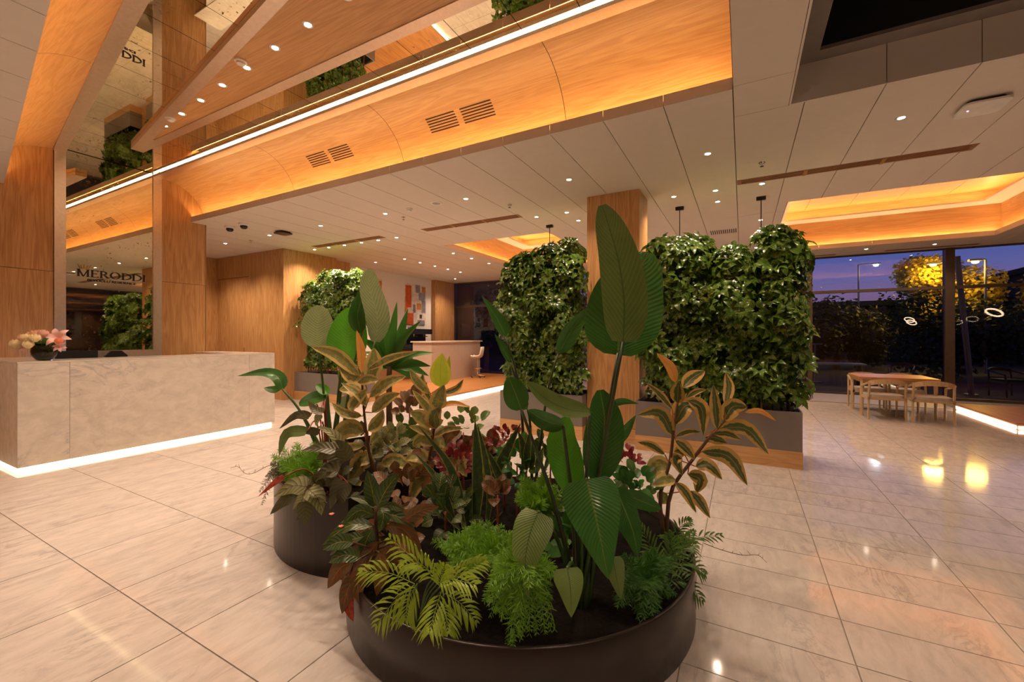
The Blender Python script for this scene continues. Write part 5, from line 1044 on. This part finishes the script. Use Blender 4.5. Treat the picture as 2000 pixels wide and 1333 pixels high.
# ================================================================ OUTSIDE
gr = MB().box(-60, 90, Y1 + .2, 120, -.3, -.06).build('ground', 'asphalt'); gr['kind'] = 'structure'; gr['label'] = 'dark terrace and street outside the glass wall'
gr = MB().box(X1 + .2, 90, -60, Y1 + .2, -.3, -.06).build('ground_side', 'asphalt'); gr['kind'] = 'structure'; gr['label'] = 'dark paving outside the entrance glass wall'
def tree(lab, x, y, z0, z1, r, mat, n, seed, lw=.12):
    rr = random.Random(seed); t = thing('street_tree', (x, y, -.06), lab, 'tree', 'trees outside the glass wall'); mb = MB()
    blobs = [(V(x + rr.uniform(-.7, .7) * r, y + rr.uniform(-.6, .6) * r, rr.uniform(z0 + .25 * r, z1 - .3 * r)), r * rr.uniform(.4, .65)) for _ in range(9)]
    for q in range(n):
        c, br = rr.choice(blobs); d = V(rr.gauss(0, 1), rr.gauss(0, 1), rr.gauss(0, 1)).normalized(); p = c + d * br * rr.uniform(.6, 1.05); dd = V(rr.uniform(-1, 1), rr.uniform(-1, 1), rr.uniform(-1, .5)).normalized()
        mb.leaf([p, p + dd * lw * 2], lw * rr.uniform(.5, .9), d + V(0, 0, .4), 'ovate', 3, 1, 0)
    mb.build('foliage', mat, t, kind='stuff'); MB().tube([(x, y, -.06), (x + .1, y, z0 + r * .4), (x, y, (z0 + z1) / 2)], .16, .08, 8).build('trunk', 'bark', t)
tree('big tree glowing amber under the street lamp', 8.7, 28, 2.4, 5.3, 1.75, 'lf_tree_glow_paint', 9000, 1, .085); tree('dark tree beside the amber-lit one, toward the white street lamp', 3.9, 25, 0.2, 3.3, 2.1, 'lf_tree', 6500, 2, .09); tree('tall dark tree beyond the heavy window mullion', 12.6, 26.5, 1.4, 6.0, 2.3, 'lf_tree_glow_paint', 8000, 3, .085)
tree('low dark tree straight behind the window table', 7.0, 22, -.2, 3.1, 2.0, 'lf_tree', 6000, 4, .085); tree('dark shrubby tree on the terrace edge behind the hedge', -1.2, 23, -.3, 2.4, 1.9, 'lf_tree', 5000, 5, .09); tree('dark tree beyond the glass near the bar', -14, 30, 0, 6, 4.5, 'lf_tree', 3600, 6, .2)
for x0, x1, y0, y1, h, lab, nw in ((-34, -16, 34, 44, 11, 'dark building behind the bar-side glass', 6), (-2, 13, 33, 40, 3.3, 'added low dark building hiding the sky behind the street trees', 6), (-14, -3, 46, 54, 5.2, 'low dark building behind the hedge', 5), (12.5, 20, -16, 13.5, 9, 'added unseen dark building hiding the sky outside the entrance glass wall', 8), (14, 26, 34, 44, 5.0, 'dark low building beyond the tall dark tree', 5)):  # two are added to block the sky, behind trees and outside the entrance
    t = thing('street_building', ((x0 + x1) / 2, y0, -.06), lab, 'building'); MB().box(x0, x1, y0, y1, -.06, h).build('walls', 'building_dark', t); MB().box(x0 - .3, x1 + .3, y0 - .3, y1 + .3, h, h + .3).build('roof', 'building_dark', t)
    for q in range(nw):
        xx = x0 + (x1 - x0) * (q + .5) / nw
        for zz in ((1.4, h - 2.6) if h > 7 else (1.2,)): (MB().box(xx - .5, xx + .5, y0 - .03, y0 - .001, zz, zz + 1.3) if y0 > 0 else MB().box(x0 - .03, x0 - .001, y0 + (y1 - y0) * (q + .2) / nw, y0 + (y1 - y0) * (q + .6) / nw, zz, zz + 1.3)).build('window', 'dark_lens', t)
def street_lamp(x, y, z, mat, col, w, lab, arm):
    t = thing('street_lamp', (x - arm, y, -.06), lab, 'street lamp'); MB().tube([(x - arm, y, -.06), (x - arm, y, z + .1)], .05, .04).build('pole', 'steel_pale', t); MB().tube([(x - arm, y, z + .1), (x, y, z + .12)], .03).build('arm', 'steel_pale', t)
    MB().box(x - .2, x + .2, y - .1, y + .1, z + .06, z + .14).build('head', 'steel_pale', t); MB().lathe([(.0, -.05), (.1, -.02), (.12, .05)], (x, y, z), 12).build('lens', mat, t)
    d = bpy.data.lights.new('lamp', 'POINT'); d.energy = w; d.color = col; d.shadow_soft_size = .34; o = bpy.data.objects.new('lamp', d); COL.objects.link(o); o.parent = t; o.location = Vector((x, y, z - .25)) - t.location
street_lamp(6.44, 30, 5.35, 'street_white', (.8, .9, 1), 25, 'street lamp with white light on a bent pole', .75); street_lamp(7.45, 25.5, 4.62, 'street_amber', (1, .6, .1), 190, 'street lamp with amber light over the glowing tree', -.35); street_lamp(8.44, 24.5, 4.52, 'street_amber', (1, .6, .1), 60, 'smaller amber street lamp deep in the tree', -.3)
t = thing('leaning_post', (5.25, 15.5, -.06), 'pale slanting steel post outside behind the heavy mullion', 'post'); MB().tube([(5.27, 15.5, -.06), (5.0, 15.5, 3.6)], .06, .06, 12).build('shaft', 'steel_pale', t); MB().lathe([(.14, -.06), (.14, -.03)], (5.27, 15.5, 0), 16).build('base_plate', 'steel_pale', t)
armchair('terrace_chair', (4.15, 16.6, -.06), R(160), 'dark wooden armchair outside behind the window table', 'terrace chairs', 'outdoor_teak', 'black_plastic'); armchair('terrace_chair', (6.0, 15.6, -.06), R(200), 'dark wooden armchair outside beside the slanting post', 'terrace chairs', 'outdoor_teak', 'black_plastic')
t = thing('terrace_table', (2.35, 16.2, -.06), 'long thin-topped table standing outside behind the tall narrow shrub', 'table'); MB().box(1.7, 3.2, 15.8, 16.6, .62, .66).build('table_top', 'steel_pale', t)
for x in (1.78, 3.12):
    for y in (15.87, 16.53): MB().box(x - .03, x + .03, y - .03, y + .03, -.06, .62).build('leg', 'outdoor_teak', t)
t = thing('sign_stand', (2.15, 17.4, -.06), 'thin metal stand with a flat top outside the glass', 'stand'); MB().tube([(2.15, 17.4, -.06), (2.15, 17.4, 1.2)], .025).build('pole', 'steel_pale', t); MB().box(1.95, 2.35, 17.3, 17.5, 1.2, 1.23).build('plate', 'steel_pale', t); MB().lathe([(.2, 0), (.2, .02)], (2.15, 17.4, -.06), 16).build('foot', 'steel_pale', t)
